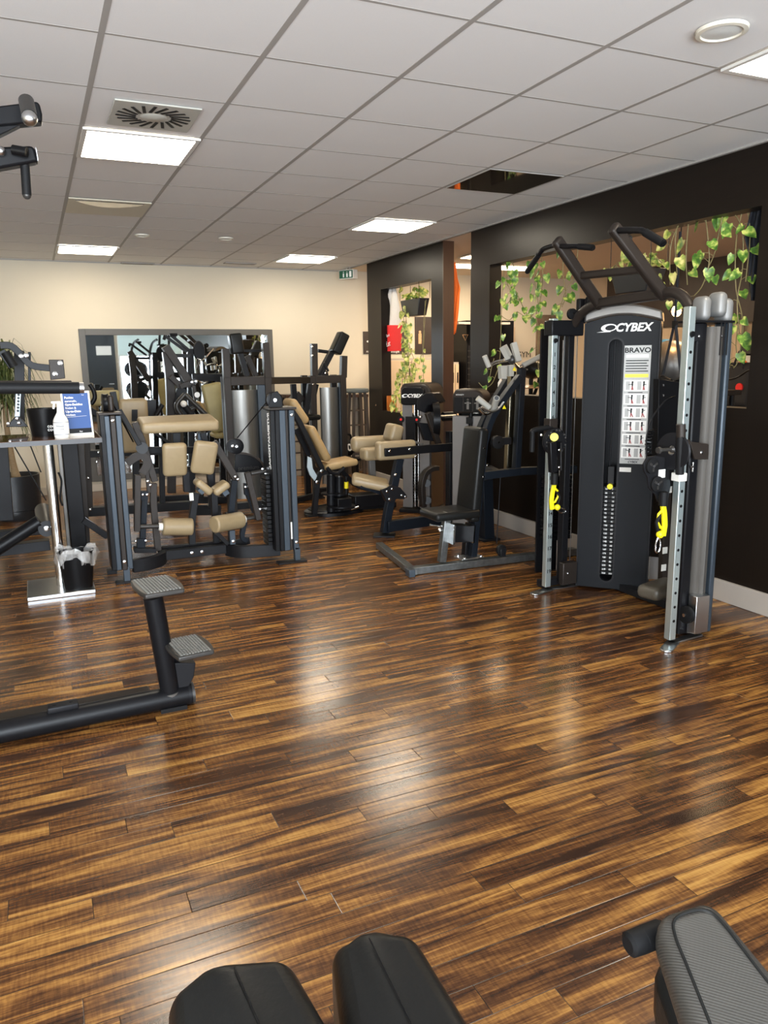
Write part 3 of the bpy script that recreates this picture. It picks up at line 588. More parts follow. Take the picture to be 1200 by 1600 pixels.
# right carriage
ca = obj('pulley_carriage', MB().box((RX, RY, 1.10), (.062, .066, .12)), 'steel_brown', bt, .006)
obj('handle_grip', MB().cyl(at(1063, 683, y=3.02), at(1062, 741, y=3.02), .022, 18), 'rubber', ca); obj('handle_mount', MB().cyl(at(1064, 663, y=3.025), at(1064, 690, y=3.025), .024, 18), 'steel_brown', ca)
obj('white_collar', MB().box(at(1061, 745, y=3.05), (.056, .06, .045)), 'white_plastic', ca, .004)
e0 = at(1078, 705, y=3.08); obj('side_bracket', MB().prism([at(1078, 690, y=3.04), at(1108, 694, y=3.04), at(1107, 718, y=3.04), at(1086, 718, y=3.04)], (0, .012, 0)), 'steel_brown', ca, .003)
bolts(ca, [at(1096, 707, y=3.04)], (0, -1, 0), .011)
obj('lock_plunger', MB().cyl(at(1078, 730, y=3.05), at(1083, 729, y=3.05), .006).cyl(at(1083, 722, y=3.05), at(1082, 737, y=3.05), .005), 'chrome', ca)
wheel(ca, at(1052, 705, y=3.06), (1, .15, 0), .10, .022, 'steel_dark')
obj('index_knob', MB().lathe(at(1050, 702, y=3.05), [(.001, .10), (.016, .10), (.018, .085), (.010, .08), (.010, .01), (.02, 0)], 14, axis=(-1, 0, 0)), 'gunmetal', ca)
yp = 3.10
arm = [at(*q_, y=yp) for q_ in ((1006, 725), (1012, 714), (1026, 712), (1045, 716), (1048, 760), (1043, 785), (1028, 784), (1025, 774), (1014, 762), (1012, 745), (1007, 736))]
pa = obj('pulley_arm', MB().prism(arm, (0, .012, 0)), 'steel_dark', ca, .002)
for q_ in ((1019, 728), (1026, 756)):
    cc = at(*q_, y=yp-.008); wl = wheel(pa, cc, (0, 1, 0), .042, .02)
    for j in range(3): a_ = 2*math.pi*j/3+.5; obj('spoke_gap', MB().bar(cc+V((math.cos(a_)*.010, -.011, math.sin(a_)*.010)), cc+V((math.cos(a_)*.030, -.011, math.sin(a_)*.030)), .012, .003, (0, 1, 0)), 'gunmetal', pa)
obj('sticker', MB().box(at(1034, 740, y=yp-.006), (.045, .004, .045)), 'tan_paper', pa)
# rope and return cable
obj('cable', MB().tube(smooth_path([at(1055, 619, y=3.3), at(1038, 628, y=3.28), at(1018, 655, y=3.24), at(1010, 685, y=3.2), at(1010, 715, y=3.15)]), .004, 8), 'steel_dark', bt)
cs = [at(1018, 672, y=3.3), at(1013, 690, y=3.28), at(1014, 716, y=3.25)]; obj('coil_spring', MB().tube([p+V((.014*math.cos(k*1.3), .014*math.sin(k*1.3), 0)) for k, p in enumerate(smooth_path(cs, 22))], .006, 6), 'plastic_black', bt)
obj('inner_post', MB().bar(at(1044, 700, y=3.6).xyz, at(1035, 912, y=3.6), .05, .04, (0, 1, 0)), 'steel_brown', bt, .004)
for q_ in ((1046, 765), (1039, 860), (1037, 887)): obj('sticker', MB().box(at(*q_, y=3.57), (.038, .004, .042)), 'tan_paper', bt)
obj('side_plate', MB().prism([at(1030, 592, y=3.55), at(1068, 598, y=3.55), at(1066, 760, y=3.55), at(1026, 760, y=3.55)], (0, .05, 0)), 'steel_black', bt, .003)
bolts(bt, [at(1036, 602, y=3.55), at(1036, 618, y=3.55)], (0, -1, 0), .008)
obj('base_pad', slab(((1, .25, 0), (-.25, 1, 0), (0, 0, 1)), at(1032, 920, y=3.45), (.30, .16, .085), .035), 'taupe', bt, label='taupe rounded base shroud')
obj('side_panel', MB().prism([at(1016, 870, y=3.72), at(1038, 872, y=3.72), at(1038, 905, y=3.72), at(1014, 905, y=3.72)], (0, .01, 0)), 'satin_grey', bt)
# pull-up frame on top
PX = 3.30; y1, y2 = 3.97, 3.42
def fx(px, py): return at(px, py, x=PX)
lb, rb = fx(936, 474), fx(1036, 459)
pf_ = obj('pull_up_frame', MB().bar(lb, rb, .06, .06), 'steel_brown', bt, .012)
la = at(873, 380, y=lb.y-.02); ra = at(962, 360, y=rb.y-.01)
for a0, a1_ in ((lb, la), (rb, ra)):
    dd = (a1_-a0).normalized(); obj('frame_arm', MB().bar(a0-dd*.03, a1_+dd*.03, .07, .05, (0, 1, 0)), 'steel_brown', bt, .014)
m1 = lb+(la-lb)*.47; m2 = rb+(ra-rb)*.40; obj('cross_bar', MB().bar(m1, m2, .045, .045), 'steel_brown', bt, .012)
obj('curved_tube', MB().tube(smooth_path([lb+V((0, 0, .0)), fx(918, 482), fx(903, 496), fx(893, 513)]), .031, 16), 'steel_brown', bt)
obj('curved_tube', MB().tube(smooth_path([rb, fx(1052, 457), fx(1068, 465), fx(1079, 482)]), .031, 16), 'steel_brown', bt)
def bar_grip(name, pts, r, cut):
    path = [V(p) for p in pts]; h_ = obj(name, MB().tube(smooth_path(path, 5), r*.8, 12), 'steel_black', bt)
    obj('rubber_sleeve', MB().cyl(path[-2]+(path[-1]-path[-2])*cut, path[-1], r, 16), 'rubber', h_); d_ = (path[-1]-path[-2]).normalized()
    obj('end_cap', MB().cyl(path[-1], path[-1]+d_*.008, r*.8, 14), 'plastic_black', h_)
ax = la.x
bar_grip('pull_up_handle', [la+V((0, 0, -.005)), at(852, 388, x=ax+.02), at(844, 395, x=ax+.02), at(824, 424, x=ax+.05)], .018, .1)
bar_grip('pull_up_handle', [la+V((0, -.02, -.02)), at(888, 385, x=ax), at(902, 385, x=ax+.01), at(926, 387, x=ax+.03)], .018, .1)
ax = ra.x
bar_grip('pull_up_handle', [ra+V((0, 0, .0)), at(998, 360, x=ax), at(1008, 363, x=ax), at(1036, 380, x=ax+.02)], .021, .0)
bar_grip('pull_up_handle', [ra+V((0, 0, -.01)), at(962, 366, x=ax+.02), at(984, 373, x=ax+.10)], .018, .1)
# ================================================================ machines in the middle and right
def line(name, par, m, pts, w, h=None, y=None, x=None, up=(0, 1, 0), bevel=.003, **k):
    """steel beam through survey points given on one upright plane"""
    q = [at(*p, y=y) if y is not None else at(*p, x=x) for p in pts]; mb = MB()
    if len(q) == 2: mb.bar(q[0], q[1], h or w, w, (1, 0, 0) if False else up) if False else mb.bar(q[0], q[1], w, h or w, up)
    else: mb.sweep(smooth_path(q, 4), w, h or w, up)
    return obj(name, mb, m, par, bevel, **k)
def rod(name, par, m, pts, r, y=None, x=None, **k):
    q = [at(*p, y=y) if y is not None else at(*p, x=x) for p in pts]
    return obj(name, MB().tube(q if len(q) == 2 else smooth_path(q, 5), r, 14), m, par, **k)
def plate(name, par, m, pts, y, t=.01, bevel=.002, **k): return obj(name, MB().prism([at(*p, y=y) for p in pts], (0, t, 0)), m, par, bevel, **k)
def bo(par, pts, y, r=.011): bolts(par, [at(*p, y=y) for p in pts], (0, -1, 0), r)
F = lambda px, py: at(px, py, z=0)

# ---- pulldown bench machine
lm = thing('lat_pulldown_machine', 'black seated pull-down bench with a worn steel floor beam and chrome handles', 'gym machine', (3.0, 5.0, 0))
y0_ = 5.03
obj('floor_beam', MB().bar((2.47, 5.02, .03), (3.95, 4.93, .03), .07, .055), 'worn', lm, .004); obj('floor_beam', MB().bar((2.60, 5.88, .03), (2.48, 4.97, .03), .06, .05), 'worn', lm, .004)
obj('beam_end_cap', MB().box((2.455, 4.98, .03), (.05, .09, .058), rz=-.1), 'steel_blue', lm, .004); 
obj('seat_post', MB().bar(at(690, 878, y=y0_), at(699, 800, y=y0_), .055, .055, (0, 1, 0)), 'worn', lm, .004)
obj('seat_bracket', MB().prism([at(704, 820, y=y0_-.03), at(735, 822, y=y0_-.03), at(733, 848, y=y0_-.03), at(703, 848, y=y0_-.03)], (0, .12, 0)), 'steel_black', lm, .005)
obj('bracket_flange', MB().bar(at(704, 818, y=y0_-.035), at(702, 848, y=y0_-.035), .012, .14, (0, 1, 0)), 'chrome', lm); obj('bracket_flange', MB().bar(at(735, 818, y=y0_-.035), at(733, 846, y=y0_-.035), .012, .14, (0, 1, 0)), 'chrome', lm)
s0, s1 = at(668, 805, y=5.13), at(737, 806, y=5.13); s1.z = s0.z; obj('seat', pad(s0, s1, .30, .065, .025), 'leather', lm)
obj('seat_adjuster', MB().cyl(at(672, 820, y=y0_), at(690, 822, y=y0_), .010).ball(at(688, 828, y=y0_), .02, 10), 'chrome', lm)
bp0, bp1 = at(730, 812, y=5.14), at(744, 667, y=5.14); obj('backrest', pad(bp0, bp1, .27, .085, .028, (-1, 0, 0)), 'leather', lm)
bb0 = at(738, 872, y=5.05); bb1 = at(757, 676, y=5.05)
obj('back_post', MB().bar(bb0, bb1, .05, .06, (0, 1, 0)), 'navy_steel', lm, .005)
obj('back_post', MB().bar(at(727, 872, y=5.12), at(731, 830, y=5.12), .05, .06, (0, 1, 0)), 'steel_black', lm, .005)
obj('post_flange', MB().box((bb0.x-.03, 5.05, .066), (.20, .13, .012)), 'brushed', lm, .002); bolts(lm, [(bb0.x-.10, 5.0, .073), (bb0.x+.05, 5.0, .073), (bb0.x-.10, 5.1, .073), (bb0.x+.05, 5.1, .073)], (0, 0, 1), .013, .012)
line('slanted_arm', lm, 'navy_steel', ((756, 690), (770, 648), (812, 588)), .05, .06, y=5.05); line('slanted_arm', lm, 'navy_steel', ((750, 672), (765, 640), (795, 590)), .05, .06, y=5.28)
line('upper_beam', lm, 'navy_steel', ((754, 743), (812, 736)), .06, .06, y=5.05); obj('upper_beam', MB().bar(at(812, 736, y=5.05), (3.95, 4.96, .71), .06, .06), 'navy_steel', lm, .004)
obj('upright_rail', MB().bar(at(793, 741, y=5.14), at(800, 580, y=5.14), .05, .05, (0, 1, 0)), mat('bronze chrome', (.30, .26, .18), .25, 1.0), lm, .004)
obj('upright_rail', MB().bar(at(806, 741, y=5.06), at(815, 575, y=5.06), .05, .06, (0, 1, 0)), 'navy_steel', lm, .004)
obj('rear_column', MB().bar(F(761, 843)+V((0, 0, .0)), at(758, 748, y=5.7), .10, .10, (0, 1, 0)), 'navy_steel', lm, .005); f_ = F(761, 843); obj('rear_foot', MB().box((f_.x, f_.y, .01), (.18, .16, .02)), 'steel_dark', lm, .003)
obj('rear_strut', MB().bar((f_.x, f_.y, .65), at(780, 741, y=5.1), .06, .05), 'navy_steel', lm, .004)
wheel(lm, at(777, 691, y=5.03), (0, 1, 0), .052, .04); obj('pulley_bracket', MB().box(at(789, 689, y=5.06), (.09, .05, .055)), 'steel_dark', lm, .004)
rod('rope', lm, 'steel_dark', ((782, 745), (776, 850)), .004, y=5.06)
for q_ in ((783, 859), (844, 851)):
    wheel(lm, at(*q_, y=4.99), (0, 1, 0), .042, .035); c_ = at(q_[0]+1, q_[1]+8, y=4.99); obj('pulley_bracket', MB().box((c_.x, c_.y, .085), (.05, .05, .07)), 'steel_dark', lm, .004)
bo(lm, ((755, 609+20), (756, 700), (755, 745), (762, 727)), 5.01, .012)
pale = mat('pale grip rubber', (.36, .35, .31), .45)
rod('handle_bar', lm, 'chrome', ((748, 638), (758, 647), (770, 642), (778, 636)), .012, y=5.0); obj('handle_grip', MB().cyl(at(746, 622, y=5.0), at(765, 637, y=4.98), .022, 16), pale, lm)
obj('handle_grip', MB().cyl(at(776, 622, y=4.9), at(771, 640, y=5.02), .024, 16), pale, lm); obj('grip_end', MB().cyl(at(776, 622, y=4.895), at(776, 622, y=4.89), .016, 12), 'steel_black', lm)
rod('curved_guard', lm, 'brushed', ((752, 636), (766, 643), (778, 640), (786, 630), (787, 628)), .009, y=4.96)
tb_ = at(797, 562, y=5.08)
rod('top_bar', lm, 'chrome', ((762, 573), (775, 566), (797, 562)), .014, y=5.08); obj('handle_grip', MB().cyl(at(757, 556, y=5.08), at(764, 573, y=5.08), .020, 14), pale, lm)
rod('top_bar', lm, 'chrome', ((800, 562), (810, 574), (818, 570)), .013, y=5.04); obj('handle_grip', MB().cyl(at(817, 571, y=5.04), at(846, 556, y=5.0), .020, 14), pale, lm)
obj('pivot_ball', MB().ball(tb_+V((0, -.03, 0)), .036, 16), 'gunmetal', lm)
obj('top_grip', MB().cyl(at(786, 541, y=5.08), at(796, 560, y=5.06), .032, 4), pale, lm); obj('top_grip', MB().cyl(at(802, 536, y=5.04), at(810, 565, y=5.0), .030, 4), pale, lm)
plate('grip_block', lm, pale, ((783, 572), (793, 571), (792, 592), (784, 592)), 5.04, .05); plate('grip_block', lm, pale, ((796, 571), (804, 570), (803, 588), (796, 588)), 5.04, .05)
for q_ in ((788, 637), (804, 577)): obj('warning_sticker', MB().prism([at(q_[0]-3, q_[1]+2, y=5.01), at(q_[0]+3, q_[1]+2, y=5.01), at(q_[0], q_[1]-4, y=5.01)], (0, .002, 0)), 'yellow', lm)

# ---- two rounded weight towers set at an angle
def weight_tower(A, wd, dp, ht, label, loc):
    t = thing('weight_tower', label, 'gym machine', loc, 'rounded weight stack towers'); A = V((A.x, A.y, 0))
    U = lambda u, z, d=0: A + TE*u - TN*d + V((0, 0, z))
    # the cover runs flat over the front and bends down to the right side
    top = []
    for k in range(9): a_ = math.pi/2*k/8; top.append((wd-.10+.10*math.sin(a_), ht-.10+.10*math.cos(a_)))
    pr = [(0, ht-.22), (0, ht-.05), (.03, ht)] + top + [(wd, ht-.22)]
    obj('top_cover', MB().prism([U(u, z) for u, z in pr], -TN*dp), 'steel_brown', t, .02, smooth=45)
    obj('side_shell', MB().prism([U(wd-.02, .03), U(wd-.02, ht-.2), U(wd-.02, ht-.2, dp), U(wd-.02, .03, dp)], TE*.02), 'steel_brown', t, .006)
    obj('rear_shell', MB().prism([U(.02, .03, dp-.03), U(.02, ht-.2, dp-.03), U(wd-.02, ht-.2, dp-.03), U(wd-.02, .03, dp-.03)], -TN*.02), 'steel_dark', t)
    obj('base_plate', MB().prism([U(-.02, 0, -.02), U(wd+.02, 0, -.02), U(wd+.02, 0, dp), U(-.02, 0, dp)], (0, 0, .035)), 'steel_dark', t, .004)
    return t, U
wt1, U1 = weight_tower(F(627, 800), .34, .42, 1.36, 'rounded bronze weight tower with a lettered head beside the tan padded arms', F(650, 800))
obj('head_plate', MB().prism([U1(.02, 1.17, -.001), U1(.03, 1.30, -.001), U1(.06, 1.325, -.001), U1(.25, 1.325, -.001), U1(.28, 1.29, -.001), U1(.28, 1.17, -.001), U1(.25, 1.14, -.001), U1(.05, 1.14, -.001)], TN*.045), 'steel_black', wt1, .012)
logo(wt1, .10, 1.22, .05, lambda u, z: U1(u, z, -.05), 'white')
obj('front_panel', MB().prism([U1(.01, .05, .03), U1(.12, .05, .03), U1(.12, 1.15, .03), U1(.01, 1.15, .03)], -TN*.02), 'satin_grey', wt1, .004)
obj('front_panel', MB().prism([U1(.20, .05, .03), U1(.32, .05, .03), U1(.32, 1.15, .03), U1(.20, 1.15, .03)], -TN*.02), 'satin_grey', wt1, .004)
obj('stack_rod', MB().cyl(U1(.14, .06, .05), U1(.14, 1.15, .05), .009), 'chrome', wt1); obj('stack_rod', MB().cyl(U1(.18, .06, .05), U1(.18, 1.15, .05), .009), 'chrome', wt1)
for k in range(14): obj('weight_plate', MB().prism([U1(.11, .10+k*.032, .06), U1(.21, .10+k*.032, .06), U1(.21, .126+k*.032, .06), U1(.11, .126+k*.032, .06)], -TN*.12), 'plastic_black', wt1)
obj('stack_cover', MB().prism([U1(.06, .62, -.01), U1(.16, .62, -.01), U1(.16, 1.02, -.01), U1(.06, 1.02, -.01)], -TN*.03), 'steel_dark', wt1, .004)
for u, z in ((.015, .99), (.19, .99)): obj('red_dial', MB().cyl(U1(u, z, -.01), U1(u, z, -.022), .035, 16), 'steel_dark', wt1); obj('dial_face', MB().cyl(U1(u, z, -.022), U1(u, z, -.026), .013, 12), 'red', wt1)
obj('curved_guard', MB().sweep(smooth_path([at(661, 792, y=6.95), at(659, 762, y=6.95), at(663, 742, y=6.95), at(673, 733, y=6.95), at(684, 731, y=6.95)], 4), .05, .09, (0, 1, 0)), 'steel_brown', wt1, .006)
obj('guard_pulley', MB().cyl(at(667, 755, y=6.9), at(667, 755, y=6.96), .04, 18), 'steel_black', wt1); obj('guard_pulley', MB().cyl(at(668, 782, y=6.9), at(668, 782, y=6.96), .04, 18), 'steel_black', wt1)
wt2, U2 = weight_tower(F(706, 830), .30, .27, 1.33, 'rounded bronze weight tower with three pictogram plates behind the black backrest', F(735, 822))
for k, u in enumerate((.02, .11, .20)):
    obj('pictogram_plate', MB().prism([U2(u, 1.13, -.002), U2(u+.08, 1.13, -.002), U2(u+.08, 1.26, -.002), U2(u, 1.26, -.002)], TN*.004), 'steel_black' if k == 0 else 'plastic_black', wt2)
    if k: b_ = MB().ball(U2(u+.04, 1.235, -.008), .011, 8); b_.bar(U2(u+.04, 1.22, -.008), U2(u+.04, 1.15, -.008), .022, .003, TN); b_.bar(U2(u+.01, 1.205, -.008), U2(u+.07, 1.205, -.008), .010, .003, TN); obj('body_pictogram', b_, 'silver_paint', wt2)
text('plate_text', 'INTENSITY', .016, U2(.035, 1.275, -.004), TE, (0, 0, 1), 'white', wt2); text('plate_text', 'CYBEX', .016, U2(.20, 1.11, -.004), TE, (0, 0, 1), 'white', wt2)
obj('front_panel', MB().prism([U2(.0, .05, .0), U2(.155, .05, .0), U2(.155, 1.09, .0), U2(.0, 1.09, .0)], -TN*.05), 'satin_grey', wt2, .01)
obj('front_panel', MB().prism([U2(.19, .05, .0), U2(.28, .05, .0), U2(.28, 1.09, .0), U2(.19, 1.09, .0)], -TN*.05), 'satin_grey', wt2, .01)
obj('stack_rod', MB().cyl(U2(.172, .06, .02), U2(.172, 1.12, .02), .014), 'steel_black', wt2); obj('lever_knob', MB().box(U2(.17, .93, -.02), (.10, .04, .02), rz=-.8), 'steel_black', wt2, .003); obj('rod_clamp', MB().box(U2(.17, 1.05, -.01), (.06, .04, .06), rz=-.8), 'steel_black', wt2, .003)

# ---- tan padded leg / arm machine in front of the towers
sm = thing('seated_curl_machine', 'tan padded seated machine with two arm cushions on a blue-grey slanted post', 'gym machine', F(610, 838))
line('slanted_post', sm, 'navy_steel', ((601, 832), (608, 790), (624, 716)), .07, .07, y=6.32); f_ = F(602, 838); obj('foot_plate', MB().box((f_.x, f_.y+.02, .008), (.20, .16, .016), rz=-.5), 'steel_dark', sm, .003)
obj('floor_beam', MB().bar((f_.x+.02, f_.y, .09), (3.62, 6.36, .09), .06, .10), 'navy_steel', sm, .004)
plate('gusset_plate', sm, 'steel_dark', ((596, 766), (612, 758), (626, 762), (636, 774), (632, 780), (620, 780), (612, 786), (604, 784)), 6.27, .06, .004)
bo(sm, ((605, 768), (613, 764), (628, 774), (634, 776), (609, 780), (618, 742)), 6.265, .013)
line('seat_beam', sm, 'navy_steel', ((562, 758), (600, 770)), .05, .07, y=6.4)
q0_, q1_ = at(550, 747, y=6.55), at(607, 759, y=6.42); obj('seat', pad(q0_, q1_, .34, .085, .035), 'tan', sm)
obj('side_cushion', slab(((1, 0, .0), (0, 1, 0), (0, 0, 1)), at(618, 703, y=6.32), (.39, .10, .17), .03), 'tan', sm, label='tan front arm cushion with black rail')
rl_ = obj('side_rail', MB().bar(at(601, 707, y=6.24), at(722, 697, y=6.24), .03, .075), 'steel_black', sm, .006); bo(rl_, ((609, 705), (640, 702), (650, 713)), 6.22, .013)
obj('side_cushion', slab(((1, -.10, 0), (.10, 1, 0), (0, 0, 1)), at(578, 693, y=6.95), (.39, .13, .15), .05), 'tan', sm, label='tan rear arm cushion')
obj('back_cushion', pad(at(611, 690, y=6.7), at(618, 663, y=6.7), .20, .13, .035, (-1, 0, 0)), 'tan', sm)
obj('lower_cushion', slab(((1, 0, 0), (0, 1, 0), (0, 0, 1)), at(580, 709, y=6.75), (.20, .16, .12), .035), 'tan', sm)
line('cushion_post', sm, 'silver_paint', ((580, 716), (582, 750)), .06, .05, y=6.75)
# lever hub
hb = obj('lever_hub', MB().prism([at(649, 640, y=6.5), at(652, 622, y=6.5), at(664, 614, y=6.5), at(676, 614, y=6.5), at(686, 630, y=6.5), at(668, 634, y=6.5), at(664, 646, y=6.5)], (.15, .12, 0)), 'steel_dark', sm, .01)
hd = at(680, 656, y=6.5); obj('hub_disc', MB().cyl(hd-V((.03, -.012, 0)), hd+V((.03, -.012, 0)), .17, 30), 'plastic_black', sm)
line('lever_arm', sm, 'steel_brown', ((668, 645), (686, 696)), .05, .05, y=6.42)
plate('lever_plate', sm, 'steel_dark', ((654, 660), (672, 662), (680, 690), (664, 688)), 6.55, .05)
rod('roller_axle', sm, 'brushed', ((688, 651), (712, 650)), .014, y=6.5); obj('roller', MB().cyl(at(692, 651, y=6.55), at(711, 650, y=6.55), .045, 18), 'rubber', sm)
obj('lever_knob', MB().ball(at(657, 651, y=6.42), .018, 10), 'chrome', sm); line('adjust_handle', sm, 'silver_paint', ((646, 690), (660, 694)), .02, .04, y=6.3)
obj('support_column', MB().bar((3.62, 6.42, 0), (3.62, 6.42, .92), .09, .09, (0, 1, 0)), 'steel_dark', sm, .006)

# ---- hip machine with reclining tan seat
am = thing('hip_abductor_machine', 'reclining tan seat machine with a round black base and a small yellow-topped pin', 'gym machine', F(530, 806))
Y = 7.45
obj('backrest', pad(at(478, 665, y=Y), at(506, 718, y=Y), .34, .085, .04, (1, 0, .6)), 'tan2', am); obj('headrest', pad(at(450, 624, y=Y), at(474, 660, y=Y), .30, .085, .04, (1, 0, .6)), 'tan2', am)
obj('seat', pad(at(500, 729, y=Y), at(551, 719, y=Y), .34, .07, .03), 'tan2', am)
line('back_frame', am, 'steel_dark', ((458, 640), (505, 738)), .05, .07, y=Y-.1); line('back_frame', am, 'steel_dark', ((462, 670), (482, 712)), .05, .05, y=Y+.05)
line('front_leg', am, 'steel_dark', ((491, 803), (496, 752), (504, 738), (528, 738)), .05, .06, y=Y-.12); f_ = F(492, 806); obj('foot_plate', MB().box((f_.x, f_.y, .01), (.18, .12, .02)), 'steel_dark', am, .003)
plate('side_guard', am, 'pale_steel', ((481, 713), (487, 716), (489, 732), (496, 744), (492, 752), (484, 742), (480, 730)), Y-.14, .02, .004, label='pale blue-grey side guard')
rod('side_handle', am, 'steel_dark', ((511, 731), (518, 738), (528, 739), (538, 731)), .02, y=Y-.2); bo(am, ((503, 736), (496, 753)), Y-.17, .02)
line('rear_support', am, 'steel_dark', ((530, 732), (560, 760), (598, 765)), .05, .05, y=Y+.1)
bs = F(520, 803); obj('round_base', MB().lathe((bs.x+.05, bs.y+.1, 0), [(.30, 0), (.30, .03), (.27, .045), (.001, .05)], 40, sx=1.1, sy=.8), 'steel_black', am, smooth=40)
obj('base_rim', MB().lathe((bs.x+.05, bs.y+.1, .045), [(.26, 0), (.26, .01), (.23, .012), (.23, 0)], 40, sx=1.1, sy=.8), 'gunmetal', am)
for (px, top, r) in ((517, 742, .045), (530, 745, .045)):
    b0 = at(px, 790, y=Y-.05); obj('roller_post', MB().cyl((b0.x, b0.y, .05), at(px, top, y=Y-.05), r, 18), 'steel_dark', am); obj('post_cap', MB().cyl(at(px, top, y=Y-.05), at(px, top, y=Y-.05)+V((0, 0, .012)), r*.6, 14), 'silver_paint', am)
    obj('foot_ring', MB().lathe((b0.x, b0.y, at(px, 772, y=Y-.05).z), [(.02, 0), (.10, .0), (.10, .014), (.02, .014)], 26), 'steel_dark', am); 
obj('hub_block', MB().box(at(535, 786, y=Y-.15), (.16, .14, .12)), 'steel_black', am, .01); obj('lever_pin', MB().cyl(at(541, 772, y=Y-.2), at(541, 745, y=Y-.2), .014), 'steel_black', am); obj('pin_knob', MB().cyl(at(541, 763, y=Y-.2), at(541, 753, y=Y-.2), .022, 12), 'yellow', am)
obj('hub_disc', MB().cyl(at(533, 789, y=Y-.1), at(533, 791, y=Y-.1), .15, 26), 'steel_dark', am)
obj('floor_beam', MB().bar((bs.x+.2, Y+.1, .05), (3.5, Y+.05, .05), .18, .06), 'steel_black', am, .006); obj('rear_block', MB().box((3.2, Y+.05, .12), (.4, .20, .14)), 'steel_black', am, .01)
rod('chrome_lever', am, 'chrome', ((548, 796), (560, 792)), .012, y=Y-.15)
# ================================================================ machines on the left and along the mirror
# ---- front left multi-cushion machine with two weight towers
gm = thing('standing_curl_machine', 'machine with tan bench, four tan cushions and two tan rollers between two blue-grey towers', 'gym machine', (1.15, 6.0, 0))
Y = 5.84
# left tower
tw = obj('weight_column', MB().span((.405, 5.80, .10), (.47, 6.02, 1.25)), 'steel_black', gm, .006, label='left column with blue-grey profiles')
for xa, xb, m_, yy in ((.437, .475, 'steel_blue', 5.79), (.475, .513, 'steel_brown', 5.775), (.513, .555, 'steel_blue', 5.79)): obj('column_profile', MB().span((xa, yy, .10), (xb, yy+.12, 1.24)), m_, tw, .006)
obj('column_top', MB().span((.40, 5.78, 1.245), (.56, 5.96, 1.262)), 'steel_brown', tw, .003)
obj('column_leg', MB().bar((.505, 5.81, 0), (.505, 5.81, .12), .045, .05, (0, 1, 0)), 'steel_blue', tw, .003)
obj('foot_plate', MB().span((.42, 5.76, 0), (.62, 5.84, .014)), 'steel_dark', tw, .003); obj('floor_foot', MB().span((.39, 6.1, 0), (.46, 6.16, .03)), 'steel_black', tw)
bolts(tw, [(.494, 5.775, 1.205), (.494, 5.775, .165)], (0, -1, 0), .013)
# right tower
tw2 = obj('weight_column', MB().span((1.655, 5.80, .10), (1.76, 6.06, 1.23)), 'steel_black', gm, .006, label='right column with white lettering on its side')
for xa, xb, m_, yy in ((1.69, 1.725, 'steel_black', 5.78), (1.725, 1.775, 'steel_blue', 5.785), (1.775, 1.80, 'steel_brown', 5.80), (1.80, 1.845, 'steel_blue', 5.775)): obj('column_profile', MB().span((xa, yy, .10), (xb, yy+.12, 1.23)), m_, tw2, .005)
obj('column_top', MB().span((1.645, 5.76, 1.232), (1.86, 6.02, 1.25)), 'steel_brown', tw2, .003); obj('column_leg', MB().bar((1.83, 5.80, 0), (1.83, 5.80, .12), .045, .05, (0, 1, 0)), 'steel_blue', tw2, .003)
obj('foot_plate', MB().span((1.66, 5.74, 0), (1.90, 5.84, .014)), 'steel_dark', tw2, .003); bolts(tw2, [(1.825, 5.775, 1.19), (1.825, 5.775, .165)], (0, -1, 0), .013)
text('column_lettering', 'INTERNATIONAL', .062, (1.654, 5.84, 1.21), (0, 0, -1), (0, 1, 0), 'white', tw2, .0008, squash=.92, shear=.15, bold=.003)
for k in range(16): obj('weight_plate', MB().span((1.615, 5.86, .14+k*.036), (1.65, 6.02, .17+k*.036)), 'plastic_black', tw2, .002)
obj('sticker', MB().box((1.792, 5.797, .26), (.012, .003, .14)), 'tan_paper', tw2)
# top pulleys and cable
wheel(gm, at(428, 625, y=5.86), (0, 1, 0), .065, .05, 'steel_black'); obj('pulley_cover', MB().prism([at(420, 637, y=5.83), at(424, 614, y=5.83), at(434, 611, y=5.83), at(441, 622, y=5.83), at(442, 637, y=5.83)], (0, .02, 0)), 'steel_black', gm, .004)
obj('cable', MB().cyl(at(371, 684, y=6.3), at(420, 624, y=5.88), .005, 8), 'steel_black', gm)
wheel(gm, at(368, 697, y=6.3), (0, 1, 0), .065, .06, 'steel_black'); obj('pulley_cover', MB().lathe(at(364, 697, y=6.27), [(.001, 0), (.055, 0), (.055, .02), (.001, .02)], 22, axis=(0, 1, 0)), 'steel_dark', gm); bo(gm, ((364, 697),), 6.25, .014)
wheel(gm, (.47, 5.98, 1.32), (1, 0, 0), .07, .05, 'steel_black'); obj('pulley_cover', MB().box((.50, 5.92, 1.32), (.04, .10, .12)), 'steel_brown', gm, .015)
obj('cable', MB().cyl((.50, 5.95, 1.36), at(208, 690, y=6.3), .006, 8), 'steel_black', gm)
# floor frame
fl = MB(); fl.sweep(smooth_path([(.56, 5.92, .09), (.70, 5.95, .09), (.79, 6.03, .09), (.83, 6.14, .09)], 5), .05, .10); obj('floor_frame', fl, 'steel_dark', gm, .004)
fl = MB(); fl.sweep(smooth_path([(1.72, 5.90, .09), (1.55, 5.93, .09), (1.40, 5.98, .09), (1.33, 6.10, .09)], 5), .05, .10); obj('floor_frame', fl, 'steel_dark', gm, .004)
obj('cross_beam', MB().bar((.80, 6.10, .10), (1.36, 6.10, .10), .05, .075), 'steel_dark', gm, .004); obj('cross_beam', MB().bar((.80, 6.28, .10), (1.36, 6.28, .10), .05, .06), 'steel_dark', gm, .004)
bolts(gm, [(1.04, 6.074, .10), (1.12, 6.074, .10), (1.34, 6.074, .10)], (0, -1, 0), .014)
